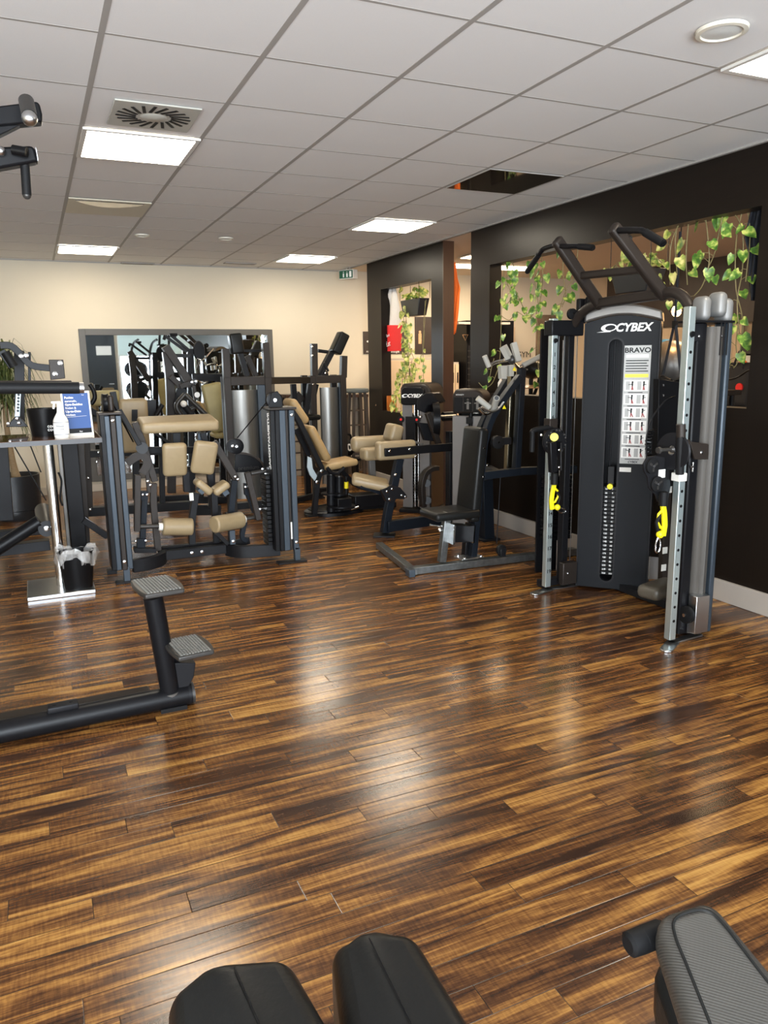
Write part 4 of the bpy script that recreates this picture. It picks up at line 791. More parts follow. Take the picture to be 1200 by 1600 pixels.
# left side posts
Z = 6.14
line('side_post', gm, 'steel_brown', ((247, 860), (240, 790), (240, 755)), .05, .05, y=Z); line('slanted_post', gm, 'steel_brown', ((242, 752), (222, 690), (210, 660)), .05, .055, y=Z)
line('slanted_post', gm, 'steel_dark', ((186, 640), (218, 695)), .035, .05, y=Z-.1); obj('pivot_hub', MB().cyl(at(222, 700, y=Z-.12), at(222, 700, y=Z+.06), .045, 18), 'steel_black', gm)
line('bent_bracket', gm, 'steel_brown', ((198, 724), (212, 714), (224, 712), (230, 724), (222, 740)), .06, .025, y=Z-.06)
line('lever_bar', gm, 'steel_brown', ((215, 742), (214, 830)), .045, .05, y=6.0); line('inner_bar', gm, 'navy_steel', ((226, 770), (222, 856)), .045, .05, y=6.1); line('inner_bar', gm, 'steel_brown', ((229, 730), (233, 770)), .03, .03, y=6.12)
plate('pivot_block', gm, 'navy_steel', ((220, 768), (232, 768), (231, 782), (220, 782)), 6.06, .05); bo(gm, ((223, 773), (230, 773), (231, 752), (235, 758)), 6.05, .011)
plate('lower_bracket', gm, 'steel_dark', ((210, 856), (244, 858), (244, 864), (210, 864)), 6.06, .08); plate('lower_block', gm, 'navy_steel', ((214, 842), (226, 842), (226, 856), (214, 856)), 6.05, .05); bo(gm, ((212, 846), (228, 845)), 6.04, .011)
rod('roller_axle', gm, 'gunmetal', ((218, 823), (252, 822)), .018, y=6.02)
obj('roller', MB().cyl(at(254, 823, y=6.02), at(301, 823, y=6.02), .068, 24), 'tan', gm, .012, label='left tan roller'); obj('roller_end', MB().cyl(at(248, 823, y=6.02), at(254, 823, y=6.02), .03, 16), 'white_plastic', gm)
# right side posts
line('slanted_post', gm, 'steel_brown', ((334, 690), (368, 748)), .055, .055, y=Z); line('side_post', gm, 'navy_steel', ((366, 750), (361, 800), (362, 850)), .05, .05, y=Z)
line('lever_bar', gm, 'steel_brown', ((386, 738), (404, 812)), .045, .05, y=6.0); line('inner_bar', gm, 'navy_steel', ((388, 772), (398, 800)), .045, .05, y=6.1); plate('pivot_block', gm, 'navy_steel', ((382, 756), (392, 756), (391, 774), (383, 774)), 6.05, .05); bo(gm, ((384, 761), (390, 761), (372, 749), (368, 745)), 6.03, .011)
rod('upper_axle', gm, 'gunmetal', ((392, 740), (415, 736)), .018, y=6.0); bo(gm, ((411, 733), (416, 741), (407, 796), (365, 846)), 5.99, .014)
obj('roller', MB().cyl(at(334, 820, y=5.94), at(377, 812, y=6.06), .068, 24), 'tan', gm, .012, label='right tan roller'); obj('roller_end', MB().cyl(at(377, 812, y=6.06), at(382, 811, y=6.07), .035, 16), 'white_plastic', gm)
rod('roller_axle', gm, 'gunmetal', ((382, 811), (400, 808)), .016, y=6.08); line('roller_post', gm, 'steel_blue', ((362, 828), (363, 850)), .045, .05, y=6.02)
line('diagonal_brace', gm, 'steel_black', ((338, 832), (356, 850)), .035, .05, y=6.05); line('lower_bracket', gm, 'steel_dark', ((366, 850), (390, 844)), .06, .03, y=6.15); line('roller_hanger', gm, 'navy_steel', ((383, 815), (378, 838), (386, 845)), .04, .04, y=6.12)
# curved guard with faint lettering
cg = [(368, 708), (384, 709), (398, 714), (408, 722), (414, 731)]
obj('curved_guard', MB().prism([at(*p, y=6.3) for p in cg] + [at(414, 738, y=6.3), at(366, 738, y=6.3)], (0, .03, 0)), 'steel_black', gm, .003)
line('guard_edge', gm, 'steel_brown', cg, .02, .02, y=6.29); text('guard_lettering', 'premium', .05, at(372, 735, y=6.285), (1, 0, 0), (0, 0, 1), 'gunmetal', gm, .0008)
# cushions
bz = at(282, 661, y=6.02); obj('bench_cushion', slab(((1, .0, 0), (0, 1, .12), (0, -.12, 1)), bz+V((0, .12, -.012)), (.585, .32, .085), .028), 'tan', gm, label='wide tan bench cushion on top')
obj('chest_cushion', slab(((1, 0, -.01), (0, 1, .2), (.01, -.2, 1)), at(273, 718, y=6.0), (.185, .07, .265), .032), 'tan', gm); obj('chest_cushion', slab(((1, 0, -.18), (0, 1, .2), (.18, -.2, 1)), at(319, 715, y=6.0), (.185, .07, .265), .032), 'tan', gm)
obj('knee_cushion', slab(((1, 0, -.95), (0, 1, 0), (.95, 0, 1)), at(317, 760, y=5.98), (.15, .16, .06), .024), 'tan', gm); obj('knee_cushion', slab(((1, 0, .6), (0, 1, 0), (-.6, 0, 1)), at(344, 762, y=5.98), (.14, .16, .06), .024), 'tan', gm)
for q_, r_ in (((313, 766), -.8), ((351, 769), .5)): obj('cushion_bracket', MB().box(at(*q_, y=5.97), (.05, .10, .04), mtx=Matrix.Rotation(-r_, 3, 'Y')), 'steel_blue', gm, .003)
line('cushion_post', gm, 'steel_dark', ((306, 770), (300, 812), (300, 850)), .05, .06, y=6.12); line('cushion_post', gm, 'steel_dark', ((334, 765), (338, 848)), .05, .05, y=6.2); line('cushion_post', gm, 'steel_dark', ((290, 735), (292, 768)), .05, .06, y=6.14); line('cushion_post', gm, 'steel_dark', ((316, 676), (322, 700), (330, 760)), .05, .06, y=6.2)
line('bench_support', gm, 'steel_dark', ((225, 703), (335, 703)), .05, .07, y=6.3); line('bench_post', gm, 'steel_dark', ((275, 676), (276, 703)), .06, .06, y=6.22); line('bench_post', gm, 'steel_blue', ((314, 676), (315, 703)), .06, .06, y=6.22)
rod('cable', gm, 'steel_black', ((238, 675), (262, 692)), .006, y=6.1); obj('weight_tag', MB().box(at(299, 776, y=6.05), (.03, .02, .06)), 'white_plastic', gm)

# ---- machine behind it: tan back cushion with black strap
bm_ = thing('back_extension_machine', 'machine with an upright tan back cushion and black strap, behind the blue-grey left tower', 'gym machine', (.75, 7.3, 0))
Y = 7.1
obj('back_cushion', slab(((1, 0, 0), (0, 1, .08), (0, -.08, 1)), at(210, 665, y=Y), (.245, .09, .48), .035), 'tan', bm_)
plate('strap', bm_, 'plastic_black', ((206, 640), (215, 640), (215, 658), (206, 658)), Y-.07, .02); line('cushion_arm', bm_, 'tan', ((214, 660), (226, 695)), .03, .03, y=Y-.1)
line('rear_post', bm_, 'steel_dark', ((211, 650), (213, 780)), .06, .06, y=Y+.1); line('cross_beam', bm_, 'steel_dark', ((140, 709), (345, 702)), .06, .09, y=Y+.25); line('lower_beam', bm_, 'steel_dark', ((110, 801), (300, 789)), .08, .10, y=7.35); line('lower_beam', bm_, 'steel_dark', ((240, 780), (318, 775)), .05, .05, y=7.6)
line('second_beam', bm_, 'steel_dark', ((236, 736), (330, 731)), .05, .07, y=Y+.3); line('upright', bm_, 'steel_dark', ((330, 702), (331, 795)), .06, .06, y=7.35); line('upright', bm_, 'steel_brown', ((136, 690), (141, 806)), .05, .07, y=7.35)
line('upright', bm_, 'steel_dark', ((252, 700), (254, 795)), .05, .05, y=7.35); f0_ = F(325, 798); line('foot', bm_, 'steel_black', ((300, 797), (345, 797)), .1, .04, y=7.5)
bo(bm_, ((154, 707), (151, 722), (138, 747), (141, 796), (294, 705)), Y-.0, .012); line('black_bar', bm_, 'steel_black', ((230, 668), (268, 694)), .02, .02, y=Y)
line('diagonal_brace', bm_, 'steel_dark', ((130, 812), (168, 838)), .05, .07, y=6.6); line('pulley_arm', bm_, 'steel_black', ((176, 612), (183, 650)), .05, .07, y=Y)
obj('rear_cushion', slab(((1, 0, 0), (0, 1, 0), (0, 0, 1)), at(160, 622, y=7.6), (.30, .08, .14), .02), 'olive', bm_); line('black_lever', bm_, 'steel_black', ((140, 640), (166, 655)), .05, .10, y=7.4)
rod('handle', bm_, 'rubber', ((243, 650), (254, 632)), .02, y=Y); plate('counter_block', bm_, 'steel_black', ((230, 625), (244, 625), (244, 650), (231, 650)), Y+.05, .08)
rod('ring_guard', bm_, 'steel_black', ((140, 600), (146, 610), (148, 622), (142, 632)), .02, y=7.4)

# ---- rowing style machine in front of the mirror
rm = thing('upright_row_machine', 'dark slanted-beam machine with diamond-shaped handle frame and sand coloured backrest', 'gym machine', (2.0, 8.7, 0))
Y = 8.7
line('upright', rm, 'steel_brown', ((260, 550), (266, 612), (268, 770)), .09, .09, y=Y); line('slanted_beam', rm, 'steel_brown', ((258, 541), (299, 603)), .08, .12, y=Y-.05); line('slanted_beam', rm, 'steel_brown', ((266, 588), (284, 605)), .06, .08, y=Y-.1)
line('top_arm', rm, 'steel_black', ((258, 525), (292, 550)), .03, .04, y=Y); line('top_arm', rm, 'steel_black', ((266, 523), (296, 548)), .03, .04, y=Y+.15); rod('top_handle', rm, 'rubber', ((258, 524), (256, 531)), .016, y=Y); rod('top_handle', rm, 'rubber', ((265, 523), (277, 523)), .016, y=Y+.1)
line('rear_upright', rm, 'steel_black', ((297, 545), (300, 770)), .07, .07, y=Y+.25); line('top_cross', rm, 'steel_black', ((262, 556), (298, 556)), .04, .04, y=Y)
line('mid_beam', rm, 'steel_black', ((300, 590), (352, 590)), .08, .07, y=Y+.1)
obj('counterweight', MB().lathe(at(311, 548, y=Y+.2), [(.001, -.02), (.10, -.02), (.11, 0), (.10, .02), (.001, .02)], 24, axis=(0, 1, 0), sx=1.0, sy=.6), 'steel_black', rm)
line('lever', rm, 'steel_brown', ((281, 604), (298, 598)), .05, .06, y=Y-.15); obj('hub', MB().cyl(at(304, 596, y=Y-.2), at(304, 596, y=Y-.05), .03, 16), 'steel_black', rm); bo(rm, ((307, 596), (301, 597)), Y-.22, .02)
line('frame_post', rm, 'steel_brown', ((302, 602), (306, 625)), .04, .04, y=Y-.12)
dm = [(289, 616), (276, 634), (286, 652), (300, 664)]; rod('handle_frame', rm, 'gunmetal', dm, .026, y=Y-.5, label='diamond-shaped grey tube'); rod('handle_frame', rm, 'gunmetal', ((289, 616), (322, 648)), .026, y=Y-.5); rod('handle_rung', rm, 'gunmetal', ((296, 640), (312, 634)), .02, y=Y-.45)
rod('handle', rm, 'rubber', ((288, 634), (297, 645)), .032, y=Y-.55); obj('handle_tip', MB().ball(at(287, 631, y=Y-.57), .034, 12), 'white_plastic', rm)
obj('backrest', pad(at(346, 674, y=Y-.1), at(329, 599, y=Y-.1), .12, .22, .03, (1, 0, .2)), 'olive', rm); obj('seat', slab(((1, 0, 0), (0, 1, 0), (0, 0, 1)), at(347, 679, y=Y-.1), (.22, .30, .06), .025), 'olive', rm)
line('seat_post', rm, 'steel_dark', ((348, 685), (349, 775)), .07, .07, y=Y-.05); line('floor_beam', rm, 'steel_dark', ((262, 781), (360, 781)), .08, .06, y=Y); line('side_tube', rm, 'white_plastic', ((352, 618), (357, 632)), .05, .05, y=Y-.3)
obj('white_disc', MB().cyl(at(308, 617, y=Y-.25), at(308, 617, y=Y-.22), .03, 16), 'white_plastic', rm)
obj('chain', MB().tube(smooth_path([at(307, 578, y=Y-.05), at(312, 566, y=Y-.05), at(320, 560, y=Y), at(333, 545, y=Y+.2)], 4), .008, 6), 'chrome', rm); rod('hook', rm, 'chrome', ((308, 560), (314, 564), (312, 572)), .008, y=Y-.05)
bx_ = [(272, 630), (277, 607), (284, 604), (292, 610), (292, 650), (276, 650)]; plate('cam_cover', rm, 'steel_black', bx_, Y-.1, .06)
# ---- twin cabinet press machine
pm = thing('twin_cabinet_press', 'large dark machine of two grey-panelled cabinets joined by a beam', 'gym machine', (2.9, 8.6, 0))
Y = 8.2
def cabinet(px0, px1, top, bot, pl, pr, y, dep=.30):
    a0, a1 = at(px0, top, y=y), at(px1, top, y=y); zt_ = at(px0, top, y=y).z
    for nm, xx, w_ in (('cabinet_post', a0.x+.035, .07), ('cabinet_post', a1.x-.035, .07)):
        obj(nm, MB().span((xx-w_/2, y, 0.0), (xx+w_/2, y+.09, zt_)), 'steel_brown', pm, .004); obj(nm, MB().span((xx-w_/2, y+dep, 0.0), (xx+w_/2, y+dep+.07, zt_)), 'steel_dark', pm, .004)
    obj('cabinet_rail', MB().span((a0.x+.07, y+.003, zt_-.09), (a1.x-.07, y+.087, zt_-.002)), 'steel_brown', pm, .004); obj('cabinet_rail', MB().span((a0.x+.07, y+.003, .05), (a1.x-.07, y+.087, .12)), 'steel_dark', pm, .004)
    l, r = at(pl, top, y=y).x, at(pr, top, y=y).x; w_ = r-l
    pts = [V((l+w_*k/14, y+.06-.05*math.sin(math.pi*k/14), .16)) for k in range(15)] + [V((r-w_*k/14, y+.075-.05*math.sin(math.pi*(14-k)/14), .16)) for k in range(15)]
    obj('mesh_panel', MB().prism(pts, (0, 0, zt_-.30)), mat('perforated grey panel', (.24, .235, .22), .38, .75, .25, 14, stretch=(6, 1, .3)) if 'perforated grey panel' not in bpy.data.materials else bpy.data.materials['perforated grey panel'], pm, smooth=60, label='grey mesh panel')
    obj('panel_edge', MB().span((r, y+.01, .14), (a1.x-.07, y+.07, zt_-.09)), 'steel_blue', pm, .004); obj('cabinet_foot', MB().span((a0.x-.05, y-.04, 0), (a0.x+.12, y+.1, .02)), 'steel_dark', pm); obj('cabinet_foot', MB().span((a1.x-.12, y-.04, 0), (a1.x+.05, y+.1, .02)), 'steel_dark', pm)
    return a0, a1, zt_
ca0, ca1, cz = cabinet(350, 424, 589, 793, 362, 402, 7.95, .11)
cb0, cb1, cz2 = cabinet(485, 541, 587, 775, 502, 530, 8.45)
obj('joining_beam', MB().bar((ca1.x+.0, 8.02, cz-.05), (cb0.x+.0, 8.50, cz2-.05), .06, .075), 'steel_brown', pm, .004)
for (y, ps) in ((7.98, (((354, 590), (352, 545)), ((418, 590), (414, 535)))), (8.5, (((491, 590), (490, 537)), ((536, 590), (537, 556))))):
    for p in ps: line('upper_post', pm, 'steel_brown', p, .07, .08, y=y)
line('slanted_arm', pm, 'steel_dark', ((497, 590), (519, 548)), .06, .09, y=8.55); line('slanted_arm', pm, 'steel_dark', ((484, 640), (493, 600)), .06, .08, y=8.55)
obj('shoulder_pad', pad(at(523, 552, y=8.5), at(537, 521, y=8.5), .12, .16, .02, (0, 1, 0)), 'leather', pm, label='black pad tilted above the right cabinet')
rod('pad_handle', pm, 'steel_dark', ((497, 548), (512, 550)), .02, y=8.5); rod('pad_handle', pm, 'steel_dark', ((506, 567), (513, 580)), .014, y=8.5); plate('pivot_plate', pm, 'steel_dark', ((505, 578), (512, 580), (514, 588), (500, 588)), 8.48, .04); bo(pm, ((488, 542), (488, 556), (489, 601), (509, 583)), 8.45, .014)
obj('shoulder_pad', pad(at(371, 553, y=7.95), at(366, 521, y=7.95), .13, .13, .02, (0, 1, 0)), 'leather', pm, label='black pad tilted above the left cabinet')
line('slanted_arm', pm, 'steel_dark', ((370, 535), (386, 588)), .05, .07, y=8.0); line('slanted_arm', pm, 'steel_brown', ((386, 556), (400, 588)), .05, .06, y=8.15); line('top_cross', pm, 'steel_black', ((378, 548), (412, 548)), .03, .03, y=8.2)
obj('seat_cushion', slab(((1, .2, 0), (-.2, 1, 0), (0, 0, 1)), at(473, 652, y=8.4), (.30, .34, .06), .025), 'leather', pm); line('seat_post', pm, 'steel_dark', ((458, 600), (461, 640)), .06, .06, y=8.6); line('back_pad', pm, 'steel_brown', ((455, 620), (465, 632)), .20, .12, y=8.65)
line('seat_frame', pm, 'steel_dark', ((484, 600), (478, 645)), .05, .06, y=8.45); obj('floor_beam', MB().bar((ca1.x-.1, 8.05, .04), (cb0.x+.1, 8.5, .04), .07, .06), 'steel_dark', pm, .004)
text('panel_lettering', 'gym', .05, at(505, 724, y=8.38), (1, 0, 0), (0, 0, 1), 'steel_black', pm)

# ---- left press machine with floor beams, behind the high table
lf = thing('plate_press_machine', 'dark press machine with curved arm and pale perforated strut behind the high table', 'gym machine', (-.1, 6.7, 0))
Y = 6.6
obj('tower_cover', MB().span((at(97, 700, y=6.6).x, 6.6, .02), (at(122, 700, y=6.6).x, 6.85, 1.07)), 'steel_dark', lf, .006); obj('tower_edge', MB().span((at(90, 700, y=6.6).x, 6.62, .02), (at(96, 700, y=6.6).x, 6.72, 1.07)), 'silver_paint', lf, .004); line('tower_post', lf, 'steel_brown', ((126, 690), (136, 850)), .05, .06, y=6.9)
line('curved_arm', lf, 'steel_black', ((0, 540), (18, 541), (34, 556), (50, 571), (78, 575)), .05, .07, y=6.3); plate('arm_plate', lf, 'steel_brown', ((76, 562), (99, 562), (102, 591), (79, 594)), 6.26, .03, .004); bo(lf, ((94, 567), (86, 584)), 6.25, .019)
line('upright', lf, 'steel_dark', ((30, 548), (31, 660)), .07, .07, y=6.5); line('hanging_arm', lf, 'steel_black', ((2, 548), (20, 574)), .05, .06, y=6.2); rod('arm_grip', lf, 'rubber', ((8, 550), (22, 573)), .03, y=6.15); line('thin_post', lf, 'steel_black', ((46, 550), (46, 597)), .02, .03, y=6.45); bo(lf, ((41, 555), (33, 556)), 6.2, .017)
st_ = line('perforated_strut', lf, 'pale_steel', ((29, 610), (27, 652)), .035, .02, y=6.3, label='pale strut with holes')
for k in range(6): obj('pin_hole', MB().cyl(at(29-k*.2, 617+k*5, y=6.285), at(29-k*.2, 617+k*5, y=6.28), .009, 10), 'plastic_black', st_)
plate('pivot_plate', lf, 'steel_black', ((9, 667), (24, 651), (31, 651), (44, 667)), 6.25, .05, .004); bo(lf, ((27, 654), (13, 662), (30, 661)), 6.24, .014)
line('floor_beam', lf, 'steel_dark', ((-40, 865), (78, 850)), .08, .10, y=6.45); line('floor_beam', lf, 'steel_dark', ((-30, 838), (85, 826)), .06, .10, y=6.9); rod('lever_tube', lf, 'steel_black', ((-40, 880), (62, 815)), .05, y=6.0)
obj('roller', MB().cyl(at(67, 797, y=6.45), at(73, 827, y=6.0), .06, 22), 'gunmetal', lf, .008, label='dark grey roller'); obj('roller_cap', MB().cyl(at(73, 826, y=5.98), at(73, 826, y=5.95), .058, 22), 'steel_dark', lf); bo(lf, ((73, 826),), 5.94, .02)
rod('cable', lf, 'steel_black', ((18, 690), (72, 782)), .005, y=6.4); rod('cable', lf, 'steel_black', ((45, 690), (64, 738)), .005, y=6.4); line('side_post', lf, 'steel_dark', ((0, 690), (10, 812)), .12, .10, y=7.6)
rod('hose', lf, 'plastic_black', ((91, 738), (96, 752), (94, 778), (98, 790)), .008, y=6.5)
# ================================================================ high table and what stands on it
tt = thing('high_table', 'high standing table with dark glossy top, one steel column and a square steel foot', 'table', (.05, 5.85, 0))
tz = 1.115
obj('tabletop', MB().span((-.75, 5.5, tz-.035), (.385, 6.08, tz)), 'tabletop', tt, .003); obj('edge_band', MB().span((-.752, 5.494, tz-.034), (.388, 5.5, tz-.002)), 'table_edge', tt)
obj('edge_band', MB().span((.385, 5.497, tz-.034), (.391, 6.08, tz-.002)), 'table_edge', tt)
obj('column', MB().cyl((.055, 5.86, .03), (.055, 5.86, tz-.035), .036, 32), 'chrome', tt, smooth=60); obj('foot_plate', MB().span((-.175, 5.62, 0), (.27, 6.10, .028)), 'brushed', tt, .004); obj('top_flange', MB().cyl((.055, 5.86, tz-.05), (.055, 5.86, tz-.035), .10, 24), 'steel_dark', tt)
pt = thing('table_bin', 'black glossy bucket with pale lettering on the high table', 'bucket', (at(69, 650, y=5.86).x, 5.86, tz))
c_ = pt.location.copy()
obj('bucket', MB().lathe(c_, [(.001, 0), (.092, 0), (.112, .19), (.108, .19), (.089, .008), (.001, .008)], 36), 'plastic_black', pt, smooth=60); 
fx_ = c_ + V((.02, -.0, 0)); text('bucket_lettering', 'com', .033, c_+V((.012, -.104, .062)), (1, 0, 0), (0, 0, 1), 'white', pt, .001); text('bucket_lettering', 'com', .033, c_+V((.012, -.102, .038)), (1, 0, 0), (0, 0, 1), 'white', pt, .001)
sb_ = V((at(95, 660, y=5.62).x, 5.62, tz)); sp_ = thing('spray_bottle', 'clear-white cleaning spray bottle with a white label on the high table', 'spray bottle', sb_)
obj('bottle', MB().lathe(sb_, [(.001, 0), (.045, 0), (.048, .01), (.048, .115), (.040, .135), (.020, .17), (.016, .205), (.001, .205)], 28, sx=1, sy=.7), 'white_plastic', sp_, smooth=50)
obj('label_sheet', MB().lathe(sb_+V((0, 0, .02)), [(.049, 0), (.0492, .085)], 28, sx=1, sy=.705), 'white', sp_, smooth=60)
for z_ in (.022, .103): obj('label_line', MB().lathe(sb_+V((0, 0, z_)), [(.0495, 0), (.0495, .003)], 28, sx=1, sy=.71), 'steel_blue', sp_)
for z_ in (.085, .078, .060): obj('label_line', MB().box(sb_+V((-.008, -.036, z_)), (.05, .002, .0025)), 'steel_dark', sp_)
obj('trigger_head', MB().box(sb_+V((0, 0, .222)), (.03, .025, .035)).box(sb_+V((-.02, 0, .238)), (.06, .02, .016)).bar(sb_+V((-.03, 0, .232)), sb_+V((-.038, 0, .195)), .008, .015), 'white_plastic', sp_, .004)
sg_ = thing('sign_holder', 'clear acrylic stand with a blue leaflet on the high table', 'sign', V((.30, 5.72, tz)))
rz_ = .12; m3 = Matrix.Rotation(rz_, 3, 'Z'); sgx = at(121, 640, y=5.72).x; O_ = V((sgx, 5.72, tz)); G = lambda u, z, d=0: O_ + m3 @ V((u, d+z*.15, z))
sg_.location = O_
obj('acrylic_frame', MB().prism([G(-.095, .0), G(.095, .0), G(.095, .305), G(-.095, .305)], m3 @ V((0, .006, 0))), 'white_plastic', sg_, .001)
lf_ = obj('leaflet', MB().prism([G(-.083, .018, -.001), G(.083, .018, -.001), G(.083, .292, -.001), G(-.083, .292, -.001)], m3 @ V((0, -.001, 0))), 'blue', sg_)
obj('stand_foot', MB().prism([G(-.095, .0, 0), G(.095, .0, 0), G(.095, .0, .08), G(-.095, .0, .08)], (0, 0, .004)), 'white_plastic', sg_)
yd = (G(0, 1)-G(0, 0)); xd = G(1, 0)-G(0, 0)
for k, s_ in enumerate(('Punkte', 'sammeln,', 'Gym-Buddies', 'finden &', 'Up-to-Date', 'bleiben')): text('leaflet_text', s_, .021, G(-.074, .255-k*.0235, -.004), xd, yd, 'white', lf_, .0004, bold=.0006 if k % 2 == 0 else .0002)
obj('leaflet_footer', MB().prism([G(-.083, .018, -.003), G(.083, .018, -.003), G(.083, .05, -.003), G(-.083, .05, -.003)], m3 @ V((0, -.001, 0))), 'steel_dark', lf_)
obj('leaflet_line', MB().prism([G(-.07, .128, -.003), G(.06, .134, -.003), G(.06, .135, -.003), G(-.07, .130, -.003)], m3 @ V((0, -.001, 0))), 'white', lf_); text('leaflet_text', 'App', .013, G(.0, .026, -.006), xd, yd, 'white', lf_, .0004); text('leaflet_text', 'App', .010, G(.04, .275, -.004), xd, yd, 'white', lf_, .0004)
# waste bin with liner
wc = V((.165, 5.74, .028)); wb = thing('waste_bin', 'black waste bin with a clear plastic liner standing on the steel table foot', 'waste bin', wc)
obj('bin_body', MB().lathe(wc, [(.001, 0), (.095, 0), (.125, .27), (.121, .27), (.092, .006), (.001, .006)], 32, sx=1, sy=.85), 'plastic_black', wb, smooth=60)
prof = []; mb = MB(); n_, rings = 48, [(.10, .18), (.118, .24), (.124, .275), (.131, .283), (.139, .258), (.143, .228), (.144, .205)]
for i_, (r, z) in enumerate(rings):
    for k in range(n_):
        a_ = 2*math.pi*k/n_; w_ = (.010*math.sin(5*a_+1)+.008*math.sin(9*a_+i_)+.006*math.sin(17*a_+2*i_)); dz = .022*math.sin(3*a_+.5)*(1 if i_ < 5 else 1.6)+.008*math.sin(11*a_)
        mb.v.append(wc + V((math.cos(a_)*(r+w_), math.sin(a_)*(r+w_)*.86, z+dz)))
for i_ in range(len(rings)-1):
    for k in range(n_): j = (k+1) % n_; mb.f.append([n_*i_+k, n_*i_+j, n_*i_+n_+j, n_*i_+n_+k])
obj('bin_liner', mb, 'liner', wb, smooth=70, two=True)

# ================================================================ assisted pull-up machine: foot steps low, handles high, left foreground
au = thing('pull_up_step_machine', 'black tubular machine frame with two grey ribbed foot steps, cut off by the left edge', 'gym machine', (.0, 3.48, 0))
YA = 3.48
obj('floor_tube', MB().cyl((-1.25, 3.42, .055), (.55, 3.49, .055), .05, 28), 'steel_black', au, smooth=60); obj('tube_cap', MB().cyl((.55, 3.49, .055), (.562, 3.49, .055), .052, 28), 'gunmetal', au); obj('tube_weld', MB().cyl((.535, 3.49, .055), (.545, 3.49, .055), .0515, 28), 'steel_dark', au)
obj('floor_tube', MB().bar((-.9, 3.60, .03), (.38, 3.62, .03), .12, .05), 'steel_brown', au, .01)
obj('rubber_foot', MB().span((.40, 3.44, 0), (.52, 3.52, .02)), 'rubber', au); b0 = F(100, 1118); obj('rubber_block', slab(((1, .03, 0), (-.03, 1, 0), (0, 0, 1)), (b0.x, 3.475, .112), (.13, .06, .03), .008), 'steel_dark', au); bolts(au, [(b0.x-.035, 3.47, .126), (b0.x+.035, 3.475, .126)], (0, 0, 1), .010, .004, 'steel_black')
pb, ptp = V((.455, 3.49, .07)), at(239, 932, y=3.46); obj('step_post', MB().cyl(pb, ptp, .044, 28), 'steel_black', au, smooth=60); obj('post_ring', MB().cyl(pb, pb+(ptp-pb).normalized()*.018, .05, 28), 'silver_paint', au)
def step(cx_, cy_, cz_, wx, wy, yaw, label):
    m3_ = Matrix.Rotation(yaw, 3, 'Z'); L_ = lambda x_, y_, z_: V((cx_, cy_, cz_)) + m3_ @ V((x_, y_, z_)); n = 10; o_ = []
    for k in range(n+1): t_ = -1+2*k/n; o_.append(L_(-wx/2-.012*(1-t_*t_), t_*wy/2, 0))
    for k in range(n+1): t_ = 1-2*k/n; o_.append(L_(wx/2+.018*(1-t_*t_)-.0, t_*wy/2, 0))
    s_ = obj('foot_step', MB().prism(o_, (0, 0, -.022)), 'gunmetal', au, .006, label=label); rb_ = MB()
    for i_ in range(11):
        for j_ in range(16):
            x_ = -wx/2+.016+(wx-.032)*i_/10; y_ = -wy/2+.014+(wy-.028)*j_/15+(.004 if i_ % 2 else 0); rb_.box(L_(x_, y_, .002), (.009, .0075, .004), mtx=m3_)
    obj('tread', rb_, 'tread', s_); return s_
c1 = at(245, 913, z=.625); step(c1.x, c1.y, c1.z, .17, .27, .12, 'upper grey ribbed step')
c2 = at(294, 1008, z=.335); step(c2.x, c2.y, c2.z, .16, .25, .12, 'lower grey ribbed step')
obj('step_bracket', MB().prism([at(268, 1036, y=3.47), at(306, 1036, y=3.47), at(303, 1058, y=3.47), at(294, 1075, y=3.47), at(296, 1085, y=3.47), at(268, 1085, y=3.47)], (0, .05, 0)), 'steel_dark', au, .004); obj('step_arm', MB().cyl(at(262, 1022, y=3.5), at(282, 1030, y=3.5), .02, 14), 'steel_black', au)
obj('main_column', MB().box((-1.15, 3.5, 1.25), (.18, .26, 2.5)), 'steel_black', au, .02)
obj('upper_arm', MB().prism([at(-300, 205, y=3.4), at(0, 165, y=3.4), at(57, 158, y=3.4), at(62, 162, y=3.4), at(66, 178, y=3.4), at(66, 190, y=3.4), at(0, 196, y=3.4), at(-300, 240, y=3.4)], (0, .07, 0)), 'steel_black', au, .01)
obj('upper_arm', MB().prism([at(-300, 262, y=3.4), at(0, 229, y=3.4), at(50, 227, y=3.4), at(55, 233, y=3.4), at(60, 252, y=3.4), at(0, 263, y=3.4), at(-300, 300, y=3.4)], (0, .07, 0)), 'steel_black', au, .01)
obj('arm_brace', MB().prism([at(-300, 320, y=3.42), at(0, 196, y=3.42), at(38, 192, y=3.42), at(0, 211, y=3.42), at(-300, 345, y=3.42)], (0, .05, 0)), 'steel_black', au, .004)
g1 = obj('hand_grip', MB().cyl(at(41, 158, y=3.3), at(46, 182, y=3.22), .027, 18), 'gunmetal', au); obj('grip_cap', MB().ball(at(46, 185, y=3.2), .027, 16), 'brushed', g1)
g2 = obj('hand_grip', MB().cyl(at(39, 258, y=3.43), at(42, 305, y=3.43), .017, 18), 'rubber', au); obj('grip_cap', MB().ball(at(42, 305, y=3.43), .016, 12), 'gunmetal', g2); obj('arm_knob', MB().ball(at(1, 236, y=3.38), .018, 12), 'brushed', au); obj('inner_peg', MB().cyl(at(20, 234, y=3.38), at(42, 238, y=3.36), .018, 14), 'plastic_black', au)
obj('arm_end', MB().prism([at(55, 229, y=3.395), at(57, 233, y=3.395), at(60, 250, y=3.395), at(59, 252, y=3.395)], (0, .07, 0)), 'brushed', au)
